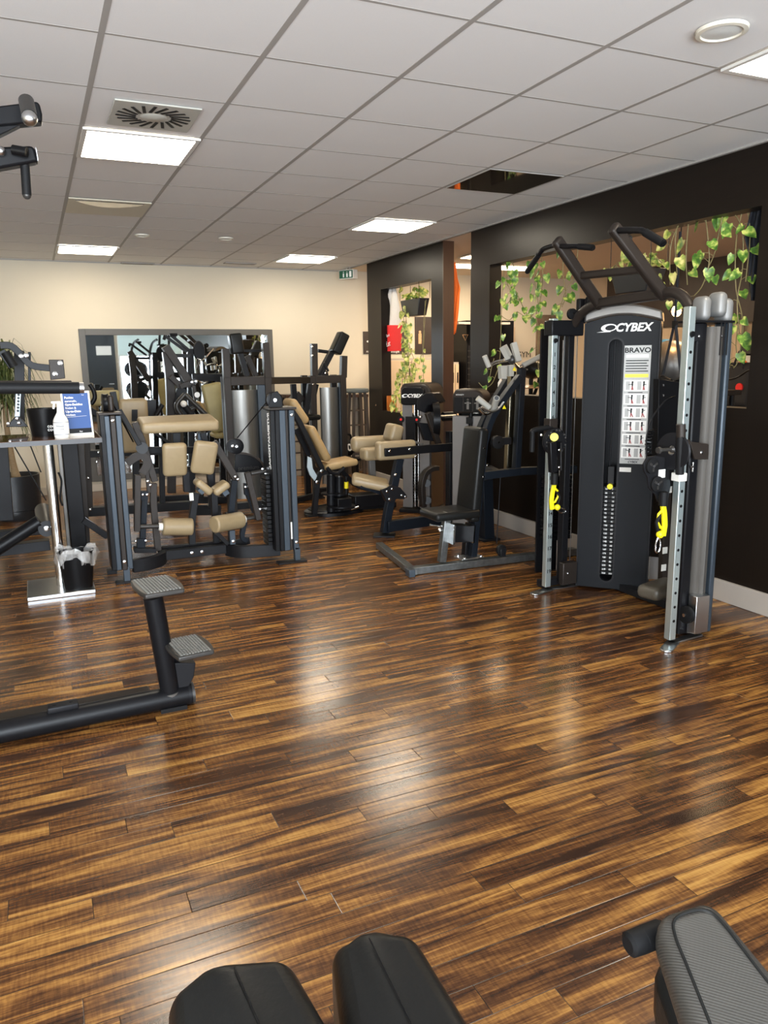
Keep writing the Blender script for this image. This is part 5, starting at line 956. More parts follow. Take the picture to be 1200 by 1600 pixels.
g3 = obj('roller_bar', MB().cyl(at(-200, 606, y=3.4), at(124, 606, y=3.4), .024, 24), 'rubber', au, smooth=60); obj('bar_end_cap', MB().cyl(at(123, 606, y=3.4), at(131, 606, y=3.4), .022, 22), 'brushed', g3); obj('back_bar', MB().bar(at(-200, 602, y=3.5), at(112, 600, y=3.5), .05, .03), 'steel_brown', au, .004)

# ================================================================ near pads at the bottom of the frame
def near_pad(par, name, pts_far, pts_near, zs, th, m, bev):
    a0, a1 = at(*pts_far[0], z=zs[0]), at(*pts_far[1], z=zs[0]); b0, b1 = at(*pts_near[0], z=zs[1]), at(*pts_near[1], z=zs[1])
    mb = MB(); d_ = V((0, 0, -th)); mb.add([a0, a1, b1, b0, a0+d_, a1+d_, b1+d_, b0+d_], [[0, 1, 2, 3], [7, 6, 5, 4], [0, 4, 5, 1], [1, 5, 6, 2], [2, 6, 7, 3], [3, 7, 4, 0]])
    o = obj(name, mb, m, par); b = o.modifiers.new('round', 'BEVEL'); b.width = bev; b.segments = 6; b.limit_method = 'NONE'
    for p in o.data.polygons: p.use_smooth = True
    return o
kb = thing('double_knee_pad_bench', 'black bench with two long padded blocks cut off by the lower edge', 'bench', (.05, 1.0, 0))
def ridge_pad(name, far, near, zf, zn, th):
    """block whose cross-section is five-sided: two bevelled flanks and a seamed top"""
    A = [at(*p, z=z) for p, z in zip(far, zf)]; B = [at(*p, z=z) for p, z in zip(near, zn)]
    A += [A[-1]+V((0, 0, -th)), A[0]+V((0, 0, -th))]; B += [B[-1]+V((0, 0, -th)), B[0]+V((0, 0, -th))]; n = len(A)
    mb = MB(); mb.add(A+B, [list(range(n))[::-1], [n+k for k in range(n)]] + [[k, (k+1) % n, n+(k+1) % n, n+k] for k in range(n)])
    o = obj(name, mb, 'leather', kb, smooth=40); b = o.modifiers.new('round', 'BEVEL'); b.width = .03; b.segments = 6; b.limit_method = 'ANGLE'; b.angle_limit = math.radians(25); return o
pz = .78
r1 = ridge_pad('left_pad', ((262, 1545), (322, 1497), (452, 1484)), ((262, 1900), (470, 1800), (640, 1800)), (pz-.05, pz, pz-.005), (pz-.05, pz, pz-.005), .14)
r2 = ridge_pad('right_pad', ((515, 1468), (566, 1447), (648, 1447)), ((560, 1800), (720, 1800), (890, 1830)), (pz-.04, pz, pz-.005), (pz-.04, pz, pz-.005), .18)
obj('frame_beam', MB().bar((.05, .62, .60), (.45, .62, .60), .06, .06).bar((.25, .62, .03), (.25, .62, .60), .07, .07).bar((-.1, .62, .03), (.6, .62, .03), .07, .06), 'steel_black', kb, .004)
for nm, sa, sb2 in (('seam', (366, 1512), (432, 1660)), ('seam', (577, 1466), (662, 1640))):
    obj('seam', MB().tube([at(*sa, z=pz+.001), at(*sb2, z=pz+.001)], .0012, 6), 'plastic_black', r1 if sa[0] < 500 else r2)
wp = thing('weight_bench', 'black bench with a stitched carbon-look pad and a round peg at the lower right corner', 'bench', (.75, .95, 0))
zc, zd = .80, .72
o = near_pad(wp, 'bench_pad', ((1018, 1420), (1112, 1392)), ((1130, 1760), (1370, 1700)), (zc, zd), .07, 'carbon', .03)
A0, A1, B0, B1 = at(1018, 1420, z=zc), at(1112, 1392, z=zc), at(1130, 1760, z=zd), at(1370, 1700, z=zd)
ins = lambda p, q, f: p+(q-p)*f
C0 = A0+(A1-A0)*.20+(B0-A0)*.11; C1 = A1+(A0-A1)*.20+(B1-A1)*.11; D0 = B0+(B1-B0)*.16; D1 = B1+(B0-B1)*.16
obj('piping', MB().tube(smooth_path([D0, C0+(D0-C0)*.3, C0+(D0-C0)*.08, C0+(C1-C0)*.12-(D0-C0)*.02, C0+(C1-C0)*.5-(D0-C0)*.045, C1+(C0-C1)*.12-(D1-C1)*.02, C1+(D1-C1)*.08, C1+(D1-C1)*.3, D1], 6), .0022, 8), 'leather', o)
pg = at(1000, 1470, z=zc-.06); pg2 = at(1035, 1456, z=zc-.06); obj('peg', MB().cyl(pg, pg2, .019, 22), 'rubber', wp, .004); pc2 = at(984, 1476, z=zc-.06); obj('peg_end', MB().tube([pg2, pg, pc2, pc2-(pg2-pg).normalized()*.004], [.017, .019, .018, .012], 22), 'rubber', wp)
u0 = at(1020, 1530, z=.66); obj('under_cushion', MB().prism([at(1020, 1505, z=.70), at(1040, 1480, z=.70), at(1180, 1480, z=.70), at(1330, 1760, z=.64), at(1110, 1760, z=.64)], (0, 0, -.10)), 'leather', wp, .03)
obj('bench_frame', MB().bar((.82, .72, .02), (.82, .72, .6), .06, .06).bar((.6, .72, .03), (1.05, .72, .03), .06, .06), 'steel_black', wp, .004)
# ================================================================ plants
def leaf(mb, base, tip_dir, nrm, L_, W_):
    d = V(tip_dir).normalized(); n = V(nrm); n = (n - d*n.dot(d)).normalized(); s = d.cross(n)
    o_ = [(0, 0), (-.12, .30), (.10, .50), (.38, .46), (.68, .28), (1.0, .0)]
    mid = [base + d*L_*x_ - n*L_*(.10*math.sin(x_*3)) for x_ in (0, .25, .5, .75, 1.0)]
    vs = [V(m_) for m_ in mid]; 
    for sg in (1, -1): vs += [base + d*L_*x_ + s*sg*W_*y_ + n*L_*(.10*y_) for x_, y_ in ((-.12, .32), (.12, .5), (.42, .44), (.72, .25))]
    fs = [[0, 1, 6, 5], [1, 2, 7, 6], [2, 3, 8, 7], [3, 4, 8], [0, 9, 10, 1], [1, 10, 11, 2], [2, 11, 12, 3], [3, 12, 4]]
    mb.add(vs, fs)
def vine_into(st, fo, pts, size, every=.10, r=.0035, dens=1.0, face=(-.8, -.6, .15), start=0.0):
    P = smooth_path(pts, 6); st.tube(P, r, 6); acc = random.random()*every; k = 0; run = 0
    for i in range(1, len(P)):
        sgm = (P[i]-P[i-1]).length; acc += sgm; run += sgm
        while acc > every:
            acc -= every; k += 1
            if random.random() > dens or run < start: continue
            a_ = random.uniform(-1, 1); side = V((random.uniform(-.5, .2), (1 if k % 2 else -1)*random.uniform(.5, 1), random.uniform(-.2, .5))).normalized()
            b_ = P[i] + side*size*random.uniform(.3, .9); st.tube([P[i], (P[i]+b_)/2+V((0, 0, .01)), b_], r*.6, 5)
            s_ = size*random.uniform(.7, 1.15); td = V((random.uniform(-.3, .2), side.y*random.uniform(.1, .9), -random.uniform(.4, 1.0)))
            leaf(fo, b_, td, V(face)+V((random.uniform(-.5, .5), random.uniform(-.5, .5), random.uniform(-.2, .7))), s_, s_*.78)
def vine(label, strands, size, m='pothos', grp=None, **k):
    st, fo = MB(), MB(); [vine_into(st, fo, s_, size, **k) for s_ in strands]
    top = max((p for s_ in strands for p in s_), key=lambda p: p.z); t = thing('hanging_vine', label, 'hanging plant', top, grp)
    obj('stem', st, 'stem', t, smooth=60); obj('foliage', fo, m, t, smooth=80, two=True); return t
XV = 4.12
def sx_(pts, x=XV): return [at(px, py, x=x+random.uniform(-.02, .02)) for px, py in pts]
random.seed(11)
vine('pothos vines in the left corner of the near opening, beside the bright tube lamp', [sx_([(800, 408), (806, 430), (803, 455), (806, 470)]), sx_([(795, 410), (792, 440), (800, 462), (788, 480)])], .075, every=.055)
vine('pothos vine hanging from the lintel between the lamp and the left pull-up handle', [sx_([(846, 400), (848, 430), (845, 465), (838, 490), (842, 520)]), sx_([(835, 402), (836, 440), (842, 480)])], .085, every=.055)
vine('long thin vine reaching sideways over the pale wall to a single dark leaf', [sx_([(838, 485), (825, 497), (808, 488), (796, 500), (784, 494)]), sx_([(806, 455), (820, 485), (832, 500)])], .07, every=.13)
vine('pothos vine hanging behind the left arm of the pull-up frame', [sx_([(880, 392), (880, 430), (884, 460), (878, 480)]), sx_([(903, 388), (898, 430), (884, 455), (872, 490)])], .08, every=.07)
vine('bare vine falling behind the numbered rail with leaves at the sill', [sx_([(842, 520), (840, 560), (843, 590), (842, 605)]), sx_([(843, 600), (855, 580)])], .07, every=.17)
vine('pale leafed vine in the middle of the near opening, right of the pull-up handle', [sx_([(1060, 345), (1055, 380), (1058, 430)]), sx_([(1076, 343), (1072, 400), (1074, 445)]), sx_([(1062, 348), (1048, 385), (1047, 445)])], .095, m='pothos_pale', every=.19)
vine('pothos vine with large bright leaves right of the middle of the near opening', [sx_([(1102, 338), (1106, 370), (1108, 410), (1098, 445), (1085, 462)]), sx_([(1130, 332), (1122, 370), (1115, 400), (1100, 430)])], .10, every=.13)
vine('pothos vines at the right end of the near opening, next to the dark clothes', [sx_([(1145, 330), (1160, 360), (1160, 420), (1152, 470), (1155, 520)], XV+.05), sx_([(1160, 328), (1150, 380), (1150, 450), (1160, 500), (1155, 560)], XV+.05), sx_([(1168, 325), (1172, 370), (1165, 440)], XV+.05)], .092, every=.14)
vine('lowest pothos leaves hanging in front of the beige locker door', [sx_([(1155, 500), (1150, 535), (1152, 565), (1146, 575)], XV+.03)], .115, every=.07)
vine('stray vine leaf curling over the pulldown bench handles', [[at(788, 409, x=4.12), at(784, 480, x=4.12), at(781, 560, x=4.10), at(775, 585, x=4.03), at(768, 600, x=3.98), at(757, 606, x=3.94), at(748, 598, x=3.92)], [at(772, 560, x=4.02), at(768, 575, x=3.99), at(765, 590, x=3.97)]], .075, every=.16)
# hanging pots
def hanging_pot(label, c, w1, w2, d_, h, strands, size, m, **k):
    t = thing('hanging_planter', label, 'hanging plant', c); a_ = V((.0, 1, 0)); b_ = V((1, 0, 0))
    lo = [c + a_*x_*w2/2 + b_*y_*d_*.4 for x_, y_ in ((-1, -1), (1, -1), (1, 1), (-1, 1))]; hi = [c + a_*x_*w1/2 + b_*y_*d_/2 + V((0, 0, h)) for x_, y_ in ((-1, -1), (1, -1), (1, 1), (-1, 1))]
    obj('planter_box', MB().add(lo+hi, [[3, 2, 1, 0], [4, 5, 6, 7]] + [[i, (i+1) % 4, 4+(i+1) % 4, 4+i] for i in range(4)]), 'pot', t, .008)
    wr = MB(); [wr.tube([q_, q_+V((0, 0, CZ-.36-q_.z))], .003, 5) for q_ in hi]; obj('hanging_wire', wr, 'steel_dark', t)
    st, fo = MB(), MB()
    for s_ in strands: vine_into(st, fo, s_, size, **k)
    for i in range(26):
        b0_ = c + V((random.uniform(-d_/2, d_/2), random.uniform(-w1*.55, w1*.55), h+random.uniform(0, .11))); leaf(fo, b0_, V((random.uniform(-1, .3), random.uniform(-1, 1), random.uniform(-.7, .6))), V((-.6, -.5, .8)), size*random.uniform(.8, 1.3), size*.8)
    obj('stem', st, 'stem', t); obj('foliage', fo, m, t, smooth=80, two=True)
pc_ = at(995, 458, x=4.17); hanging_pot('dark planter box with yellow-green vines hanging behind the pull-up frame', pc_, .42, .32, .16, .16, [sx_([(972, 430), (962, 415), (955, 425), (950, 436)], 4.1), sx_([(1010, 428), (1024, 405), (1036, 412)], 4.1), sx_([(1012, 425), (1030, 440), (1038, 470)], 4.1)], .07, 'pothos_pale', every=.06)
pc2_ = at(648, 494, x=4.17); hanging_pot('dark planter box hanging in the far frame with long yellow-green vines', pc2_, .50, .38, .14, .19, [sx_([(634, 470), (630, 490), (634, 520), (636, 560), (634, 600)], 4.1), sx_([(632, 480), (636, 510), (638, 540), (640, 590)], 4.1), sx_([(634, 500), (640, 540), (630, 580), (628, 620), (626, 645)], 4.1), sx_([(634, 560), (626, 590), (620, 615), (616, 640)], 4.1), sx_([(640, 540), (650, 575), (645, 590)], 4.1)], .085, 'pothos_pale', every=.05)
vine('bare twisted vine with a small leafy end, right side of the far frame', [sx_([(664, 470), (664, 500), (661, 530), (661, 555), (662, 600)], 4.1), sx_([(666, 468), (662, 500), (663, 525), (661, 550)], 4.1)], .07, m='pothos_pale', every=.04, start=.6)
# palm in the pot at the left
pp = F(35, 812); pp = V((-.27, 8.9, 0)); t = thing('ponytail_palm', 'ponytail palm with thin drooping leaves in a large black pot at the left edge', 'potted plant', pp)
obj('pot', MB().lathe(pp, [(.001, .0), (.20, 0), (.215, .05), (.215, .10), (.235, .11), (.245, .47), (.23, .47), (.22, .40), (.001, .40)], 44), 'pot', t, smooth=50); obj('soil', MB().lathe(pp+V((0, 0, .42)), [(.225, 0), (.1, .012), (.001, .015)], 30), 'soil', t)
obj('trunk', MB().tube(smooth_path([pp+V((.02, 0, .41)), pp+V((0, 0, .60)), pp+V((-.02, 0, 1.0)), pp+V((.0, 0, 1.45))]), [.055, .05, .046, .042, .038, .035, .032, .03, .03, .028, .028, .027, .027, .026, .026, .025, .025, .025, .025][:19], 12), 'trunk', t, smooth=60)
fo = MB()
for i in range(190):
    a_ = random.uniform(0, 2*math.pi); h0 = random.uniform(1.15, 1.55); R0_ = random.uniform(.18, .46); up_ = random.uniform(.05, .42); dr = random.uniform(.5, 1.15); c0 = pp+V((0, 0, h0)); e_ = V((math.cos(a_), math.sin(a_), 0)); sd_ = V((-e_.y, e_.x, 0))
    cl = [c0 + e_*R0_*x_ + V((0, 0, up_*math.sin(min(x_, 1)*2.2)-dr*max(0, x_-.35)**1.7)) + sd_*.06*math.sin(3*x_+i) for x_ in (0, .2, .45, .7, .9, 1.02)]
    wv = [.004, .008, .008, .006, .004, .001]; n0 = len(fo.v)
    for p_, ww in zip(cl, wv): fo.v += [p_-sd_*ww, p_+sd_*ww]
    for j in range(5): fo.f.append([n0+2*j, n0+2*j+1, n0+2*j+3, n0+2*j+2])
obj('foliage', fo, 'palm', t, smooth=80, two=True)

# ================================================================ cloths, posters and things around the dark frames
def cloth(name, outline_l, outline_r, plane, m, label, cat, depth=.03, folds=3):
    """hanging cloth: left and right outline given top to bottom, folded in depth"""
    n, c = len(outline_l), 14; mb = MB()
    for i in range(n):
        l, r = outline_l[i], outline_r[i]
        for j in range(c+1): f = j/c; p = l.lerp(r, f); mb.v.append(p + V((-1, -.6, 0))*depth*(.5+.5*math.sin(f*folds*6.28+i*.35)))
    for i in range(n-1):
        for j in range(c): a_ = i*(c+1)+j; mb.f.append([a_, a_+1, a_+c+2, a_+c+1])
    o = solo(name, mb, m, label, cat, smooth=80); s_ = o.modifiers.new('thickness', 'SOLIDIFY'); s_.thickness = .004; return o
g4 = lambda *ps, x: [at(px, py, x=x) for px, py in ps]
def fine(ps, k=3): return smooth_path(ps, k)
cloth('hanging_towel', fine(g4((711, 410), (706, 440), (702, 460), (708, 463), (709, 490), (709, 524), x=4.27)), fine(g4((712, 410), (717, 435), (721, 450), (719, 462), (716, 490), (712, 520), x=4.30)), 0, 'orange', 'orange towel hanging at the edge of the far dark frame', 'towel', .025, 2)
jr = cloth('hanging_jersey', fine(g4((610, 452), (603, 480), (600, 508), (599, 530), (604, 548), x=4.22)), fine(g4((620, 450), (627, 480), (629, 508), (628, 530), (627, 545), x=4.22)), 0, 'cloth_white', 'white and red sports jersey hanging inside the far dark frame', 'jersey', .03, 2)
e_ = MB(); P0, P1, P2, P3 = at(600, 508, x=4.17), at(628, 508, x=4.17), at(626, 548, x=4.17), at(603, 549, x=4.17); org = jr.location.copy()
e_.prism([P0-org, P1-org, P2-org, P3-org], (.006, .002, 0)); rp = obj('red_panel', e_, 'red'); rp.parent = jr
tx = text('jersey_text', 'i.at', .10, at(604, 542, x=4.155)-org, (.0, -1, .12), (0, .1, 1), 'white'); tx.parent = rp
tx = text('jersey_text', 'bank', .05, at(604, 527, x=4.155)-org, (.0, -1, .12), (0, .1, 1), 'white'); tx.parent = rp
cloth('hanging_jacket', fine(g4((1176, 322), (1170, 350), (1166, 372), (1172, 400), (1170, 440), (1172, 470), x=4.20)), fine(g4((1194, 322), (1194, 350), (1194, 372), (1194, 400), (1192, 440), (1190, 470), x=4.24)), 0, 'cloth_dark', 'dark clothes hanging at the right end of the near opening', 'clothes', .04, 2)
vs_ = at(612, 648, x=4.17); vs_.z = .96; t = solo('amber_vase', MB().lathe(vs_, [(.001, 0), (.06, 0), (.065, .02), (.065, .19), (.058, .19), (.055, .02), (.001, .015)], 28), 'orange_glass', 'amber glass vase on the sill of the far dark frame', 'vase', smooth=60)
sh_ = at(594, 650, x=4.15); sh_.z = .96; mb = MB(); mb.lathe(sh_+V((0, 0, .065)), [(.001, -.11), (.03, -.07), (.062, -.01), (.05, .03), (.03, .06), (.012, .10), (.001, .12)], 16, axis=(.2, 1, .5)); mb.lathe(sh_+V((0, .03, .05)), [(.001, -.03), (.025, 0), (.001, .07)], 10, axis=(-.6, .3, .6)); mb.lathe(sh_+V((0, -.05, .045)), [(.001, -.03), (.022, 0), (.001, .06)], 10, axis=(-.6, -.5, .5))
mn = min(p.z for p in mb.v); 
for p_ in mb.v: p_.z += sh_.z-mn
solo('sea_shell', mb, 'shell', 'tan and white sea shell on the sill of the far dark frame', 'shell', smooth=60)
for px, m_, lab in ((782, 'white_plastic', 'pale little bottle standing on the sill left of the orange one'), (789, 'orange_glass', 'small orange bottle standing on the sill beside the pale one')):
    b_ = at(px, 606, x=4.12); b_.z = 1.27; solo('small_bottle', MB().lathe(b_, [(.001, 0), (.024, 0), (.026, .01), (.026, .10), (.012, .125), (.010, .16), (.001, .162)], 18), m_, lab, 'bottle', smooth=60)
# neighbouring room
YW = YB
def on_back(name, ax, ay, bx, by, m, label, cat, th=.012, grp=None):
    p, q = at(ax, ay, y=YW), at(bx, by, y=YW); o = MB().span((p.x, YW-th, q.z), (q.x, YW-.001, p.z)); t = thing(name, label, cat, ((p.x+q.x)/2, YW, q.z), grp); obj('print_panel', o, m, t); return t, p, q
t, p, q = on_back('wall_poster', 567, 518, 584, 553, 'poster_dark', 'dark brown poster on the back wall just left of the far dark frame', 'poster'); text('poster_text', '<', .10, (p.x+.05, YW-.014, q.z+.14), (1, 0, 0), (0, 0, 1), 'white', t, bold=.004); text('poster_text', 'ARM', .04, (p.x+.04, YW-.014, q.z+.02), (1, 0, 0), (0, 0, 1), 'white', t)
t, p, q = on_back('wall_poster', 604, 510, 636, 553, 'poster_dark', 'dark poster with white caption behind the red jersey', 'poster'); text('poster_text', '& Strength', .045, (p.x+.0, YW-.014, q.z+.02), (1, 0, 0), (0, 0, 1), 'white', t)
t, p, q = on_back('wall_poster', 648, 495, 674, 553, 'poster_dark', 'dark poster with a brown figure behind the bare vine', 'poster'); fg = MB(); fc = V(((p.x+q.x)/2-.06, YW-.014, (p.z+q.z)/2)); fg.ball(fc+V((0, 0, .05)), .022, 8, (1, .2, 1)); fg.bar(fc+V((0, 0, .03)), fc+V((0, 0, -.12)), .05, .004, (0, 1, 0)); obj('printed_figure', fg, 'shell', t)
def lock(ax, ay, bx, by, lab, y=YW):
    p, q = at(ax, ay, y=y-.35), at(bx, by, y=y-.35); t = thing('storage_cupboard', lab, 'cupboard', ((p.x+q.x)/2, y-.2, 0)); obj('carcass', MB().span((p.x, y-.35, 0), (q.x, y-.002, p.z)), 'skirt', t, .003)
    w_ = (q.x-p.x)/2
    for k in (0, 1): dd = obj('door', MB().span((p.x+k*w_+.006, y-.37, .08), (p.x+(k+1)*w_-.006, y-.352, p.z-.03)), 'beige_door', t, .003); obj('door_handle', MB().span((p.x+w_+(.03 if k else -.045), y-.385, p.z-.3), (p.x+w_+(.045 if k else -.03), y-.37, p.z-.15)), 'steel_dark', dd)
lock(608, 560, 676, 700, 'pale two-door cupboard seen through the far dark frame'); lock(704, 566, 716, 700, 'narrow pale cupboard seen in the gap between the dark frames')
bx0, bx1 = at(717, 560, y=9.6).x, at(775, 560, y=9.6).x; t = thing('black_rack', 'black shelving with a mesh front seen in the gap between the dark frames', 'shelf', ((bx0+bx1)/2, 9.8, 0))
obj('rack_body', MB().span((bx0+.3, 9.9, 0), (bx1+.5, 10.3, 2.15)), 'steel_black', t, .004); mz = at(725, 540, y=9.88).z; mf = MB(); 
for k in range(14): mf.span((bx0+.32, 9.885, .6+k*.085), (bx0+.62, 9.893, .62+k*.085))
for k in range(7): mf.span((bx0+.33+k*.045, 9.880, .6), (bx0+.338+k*.045, 9.885, mz))
obj('mesh_front', mf, 'gunmetal', t); obj('pale_shelf', MB().span((bx0+.05, 9.7, at(725, 503, y=9.7).z-.03), (bx1+.3, 9.9, at(725, 503, y=9.7).z)), 'skirt', t)
tri = MB(); tc_ = at(727, 527, y=9.87); tri.tube([tc_+V((-.045, 0, .035)), tc_+V((.045, 0, .035)), tc_+V((0, 0, -.045)), tc_+V((-.045, 0, .035))], .005, 6); obj('triangle_emblem', tri, 'shell', t)
# photo wall, door
t, p, q = on_back('photo_collage', 838, 492, 866, 582, 'photo', 'large dark and tan photo collage on the neighbouring room wall', 'picture', .03)
dp, dq = at(776, 511, y=YW), at(800, 700, y=YW); d2 = struct('door_2', MB().span((dp.x-.3, YW-.03, 0), (dq.x, YW-.002, dp.z)), 'beige_door', .003); obj('door_leaf', MB().span((dp.x-.25, YW-.035, 0), (dq.x-.06, YW-.03, dp.z-.06)), 'skirt', d2)
text('wall_lettering', 'TECHNOGYM', .13, (at(759, 559, y=YW).x, YW-.04, at(770, 559, y=YW).z), (1, 0, 0), (0, 0, 1), 'steel_dark', d2)
ta, tb2 = at(706, 413, y=9.2), at(834, 421, y=9.2); t = thing('tube_lamp', 'lit tube lamp under the neighbouring room ceiling, left end of the near opening', 'lamp', ((ta.x+tb2.x)/2, 9.2, tb2.z)); tz_ = (ta.z+tb2.z)/2
obj('tube', MB().cyl((ta.x, 9.2, tz_), (tb2.x, 9.2, tz_), .035, 14), 'tube', t); obj('fitting', MB().span((ta.x, 9.16, tz_+.035), (tb2.x, 9.24, CZ)), 'white_metal', t)
# dark panelling and doors on the far wall of the neighbouring room
struct('trim_2', MB().span((8.12, 4.0, 2.0), (8.2, 9.6, CZ)), 'poster_dark'); struct('trim_3', MB().span((8.16, 5.2, 0), (8.2, 6.95, 2.0)), 'steel_black')
lb_ = thing('locker_doors', 'beige locker doors on the far wall of the neighbouring room', 'lockers', (8.1, 7.6, 0))
for k, (ya, yb_) in enumerate(((7.06, 7.54), (7.58, 8.14), (8.18, 8.74), (8.78, 9.34))): dd = obj('door', MB().span((8.11, ya, .1), (8.15, yb_, 1.98)), 'beige_door', lb_, .004); obj('door_panel', MB().span((8.10, ya+.12, .3), (8.11, yb_-.12, 1.8)), 'cream', dd, .003)
for k, (py, h_, m_, lab) in enumerate(((542, 22, 'gunmetal', 'small dark framed picture above the paper notice on the black panel'), (568, 25, 'tan_paper', 'framed paper with an orange shape on the black panel in the neighbouring room'))):
    c = at(1158, py, x=8.1); t = thing('small_picture', lab, 'picture', c); obj('picture_frame', MB().span((8.12, c.y-.16, c.z-.11), (8.155, c.y+.13, c.z+.12)), m_, t, .003)
    if k: obj('printed_shape', MB().ball((8.12, c.y, c.z), .07, 10, (.1, 1.2, .7)), 'orange', t)
fe = at(1157, 625, x=7.9); solo('fire_extinguisher', MB().lathe((fe.x, fe.y, .6), [(.001, 0), (.07, 0), (.075, .02), (.075, .38), (.05, .44), (.02, .46), (.02, .50), (.001, .50)], 22), 'red', 'small red extinguisher before the black panel in the neighbouring room', 'extinguisher', smooth=60) if False else None
c = at(1157, 602, x=7.9); t = thing('black_bag', 'black bag with a red round tag behind the sill, right end of the near opening', 'bag', (c.x, c.y, c.z-.2)); obj('bag_body', slab(((0, 1, 0), (1, 0, 0), (0, 0, 1)), c, (.42, .2, .55), .08), 'cloth_dark', t); obj('red_tag', MB().cyl(c+V((-.12, -.08, -.02)), c+V((-.10, -.08, -.02)), .05, 16), 'red', t); obj('strap', MB().tube(smooth_path([c+V((-.1, -.1, .2)), c+V((-.1, -.05, .42)), c+V((-.1, .05, .2))]), .012, 8), 'cloth_dark', t)
t = thing('bag_cabinet', 'low black cabinet carrying the black bag behind the sill', 'cabinet', (c.x, c.y, 0)); obj('carcass', MB().span((c.x-.2, c.y-.3, 0), (c.x+.2, c.y+.3, c.z-.277)), 'steel_black', t, .005); obj('door', MB().span((c.x-.21, c.y-.28, .05), (c.x-.2, c.y+.28, c.z-.3)), 'steel_dark', t)
# bulb lamp, cable along the opening
bl = at(1057, 486, x=4.42); t = thing('filament_bulb_lamp', 'warm glowing bulb hanging behind the right shoulder of the cable tower', 'lamp', bl)
obj('bulb', MB().ball(bl, .035, 16, (1, 1, 1.2)), 'lamp_warm', t, smooth=80); obj('socket', MB().cyl(bl+V((0, 0, .035)), bl+V((0, 0, .09)), .02, 14), 'steel_black', t); obj('lamp_cord', MB().cyl(bl+V((0, 0, .09)), (bl.x, bl.y, CZ), .004, 8), 'steel_black', t)
area('tube_light', ((ta.x+tb2.x)/2, 9.2, tz_-.05), (0, 0, 0), tb2.x-ta.x, .08, 70, (1.0, .80, .58))
for xx_, yy_ in ((6.4, -.6), (6.4, 1.3), (5.45, 5.0), (5.45, 6.9), (5.2, 8.2)):   # mostly unseen ceiling lights, added to warm and brighten the neighbouring room
    cl_ = thing('ceiling_light', 'lit square ceiling light added to brighten the neighbouring room, beyond the near opening', 'ceiling light', (xx_, yy_, CZ), 'added ceiling lights of the neighbouring room'); obj('light_frame', MB().span((xx_-.32, yy_-.32, CZ-.02), (xx_+.32, yy_+.32, CZ-.008)), 'white_metal', cl_); obj('diffuser', MB().span((xx_-.29, yy_-.29, CZ-.026), (xx_+.29, yy_+.29, CZ-.02)), mat('lit warm panel', (1, 1, 1), .5, emit=(1, .72, .42), es=34) if yy_ < 0 else bpy.data.materials['lit warm panel'], cl_)
point('bulb_light', bl+V((-.0, 0, -.08)), 6, (1.0, .55, .22), .04)
obj2 = solo('extension_cord', MB().tube(smooth_path([at(1100, 585, x=4.3), at(1122, 591, x=4.3), at(1140, 593, x=4.3), at(1155, 588, x=4.3), at(1172, 578, x=4.25), V((4.18, 3.44, 1.50)), V((4.178, 3.30, 1.50))]), .006, 8), 'plastic_black', 'black cord sagging across the right end of the near opening', 'cord')
# sling trainer and exercise balls behind the opening
c = at(1049, 570, x=4.55); t = thing('exercise_ball', 'large pale grey ball seen between the shroud and the silver rail', 'ball', c+V((0, 0, -.19))); obj('ball_skin', MB().ball(c, .19, 28), 'silver_paint', t, smooth=80)
c2 = at(1038, 566, x=4.85); t = thing('exercise_ball', 'blue ball partly hidden behind the pale grey ball', 'ball', c2+V((0, 0, -.19))); obj('ball_skin', MB().ball(c2, .19, 28), 'blue_plastic', t, smooth=80)
t = thing('ball_rack', 'dark rack holding the grey and blue balls behind the sill', 'rack', (4.7, c.y, 0)); obj('tray', MB().span((4.38, c.y-.25, c.z-.24), (5.05, c2.y+.25, c.z-.20)), 'steel_black', t, .004)
for xx in (4.42, 5.0):
    for yy in (c.y-.2, c2.y+.2): obj('leg', MB().cyl((xx, yy, 0), (xx, yy, c.z-.22), .02, 10), 'steel_black', t)
tp = at(1055, 500, x=4.36); t = thing('sling_trainer', 'black sling straps hanging in front of the grey ball', 'straps', tp)
obj('strap', MB().bar(tp+V((0, 0, .62)), tp, .02, .006), 'cloth_dark', t); obj('strap', MB().bar(tp, at(1036, 585, x=4.33), .022, .006), 'cloth_dark', t); obj('strap', MB().bar(tp, at(1064, 585, x=4.33), .022, .006), 'cloth_dark', t); obj('handle', MB().cyl(at(1034, 590, x=4.33), at(1048, 596, x=4.31), .018, 12), 'rubber', t); obj('handle', MB().cyl(at(1056, 596, x=4.33), at(1068, 590, x=4.33), .018, 12), 'rubber', t); obj('buckle', MB().box(tp+V((0, 0, -.03)), (.03, .03, .05)), 'steel_black', t)
# device on a post behind the sill
c = at(832, 577, x=4.6); bz = at(826, 606, x=4.6)
t = thing('punch_ball_stand', 'black rounded head on a thin post with a tan disc, seen over the sill', 'gym device', (c.x, c.y, 0)); obj('head', MB().ball(c, .11, 20, (1, 1.3, .9)), 'leather', t, smooth=80); obj('head_stripe', MB().box(c+V((-.11, -.03, .0)), (.01, .08, .012)), 'silver_paint', t)
obj('post', MB().cyl((c.x, c.y+.02, .0), (c.x, c.y+.02, c.z-.06), .022, 12), 'steel_black', t); obj('side_tube', MB().tube(smooth_path([c+V((0, -.12, -.06)), c+V((0, -.10, -.15)), c+V((0, -.02, -.28))]), .016, 8), 'rubber', t); obj('disc', MB().lathe((c.x, c.y+.02, bz.z), [(.001, 0), (.17, 0), (.18, .01), (.05, .03), (.001, .03)], 30), 'shell', t); obj('stand_foot', MB().lathe((c.x, c.y+.02, 0), [(.001, 0), (.2, 0), (.2, .03), (.001, .04)], 26), 'steel_black', t)
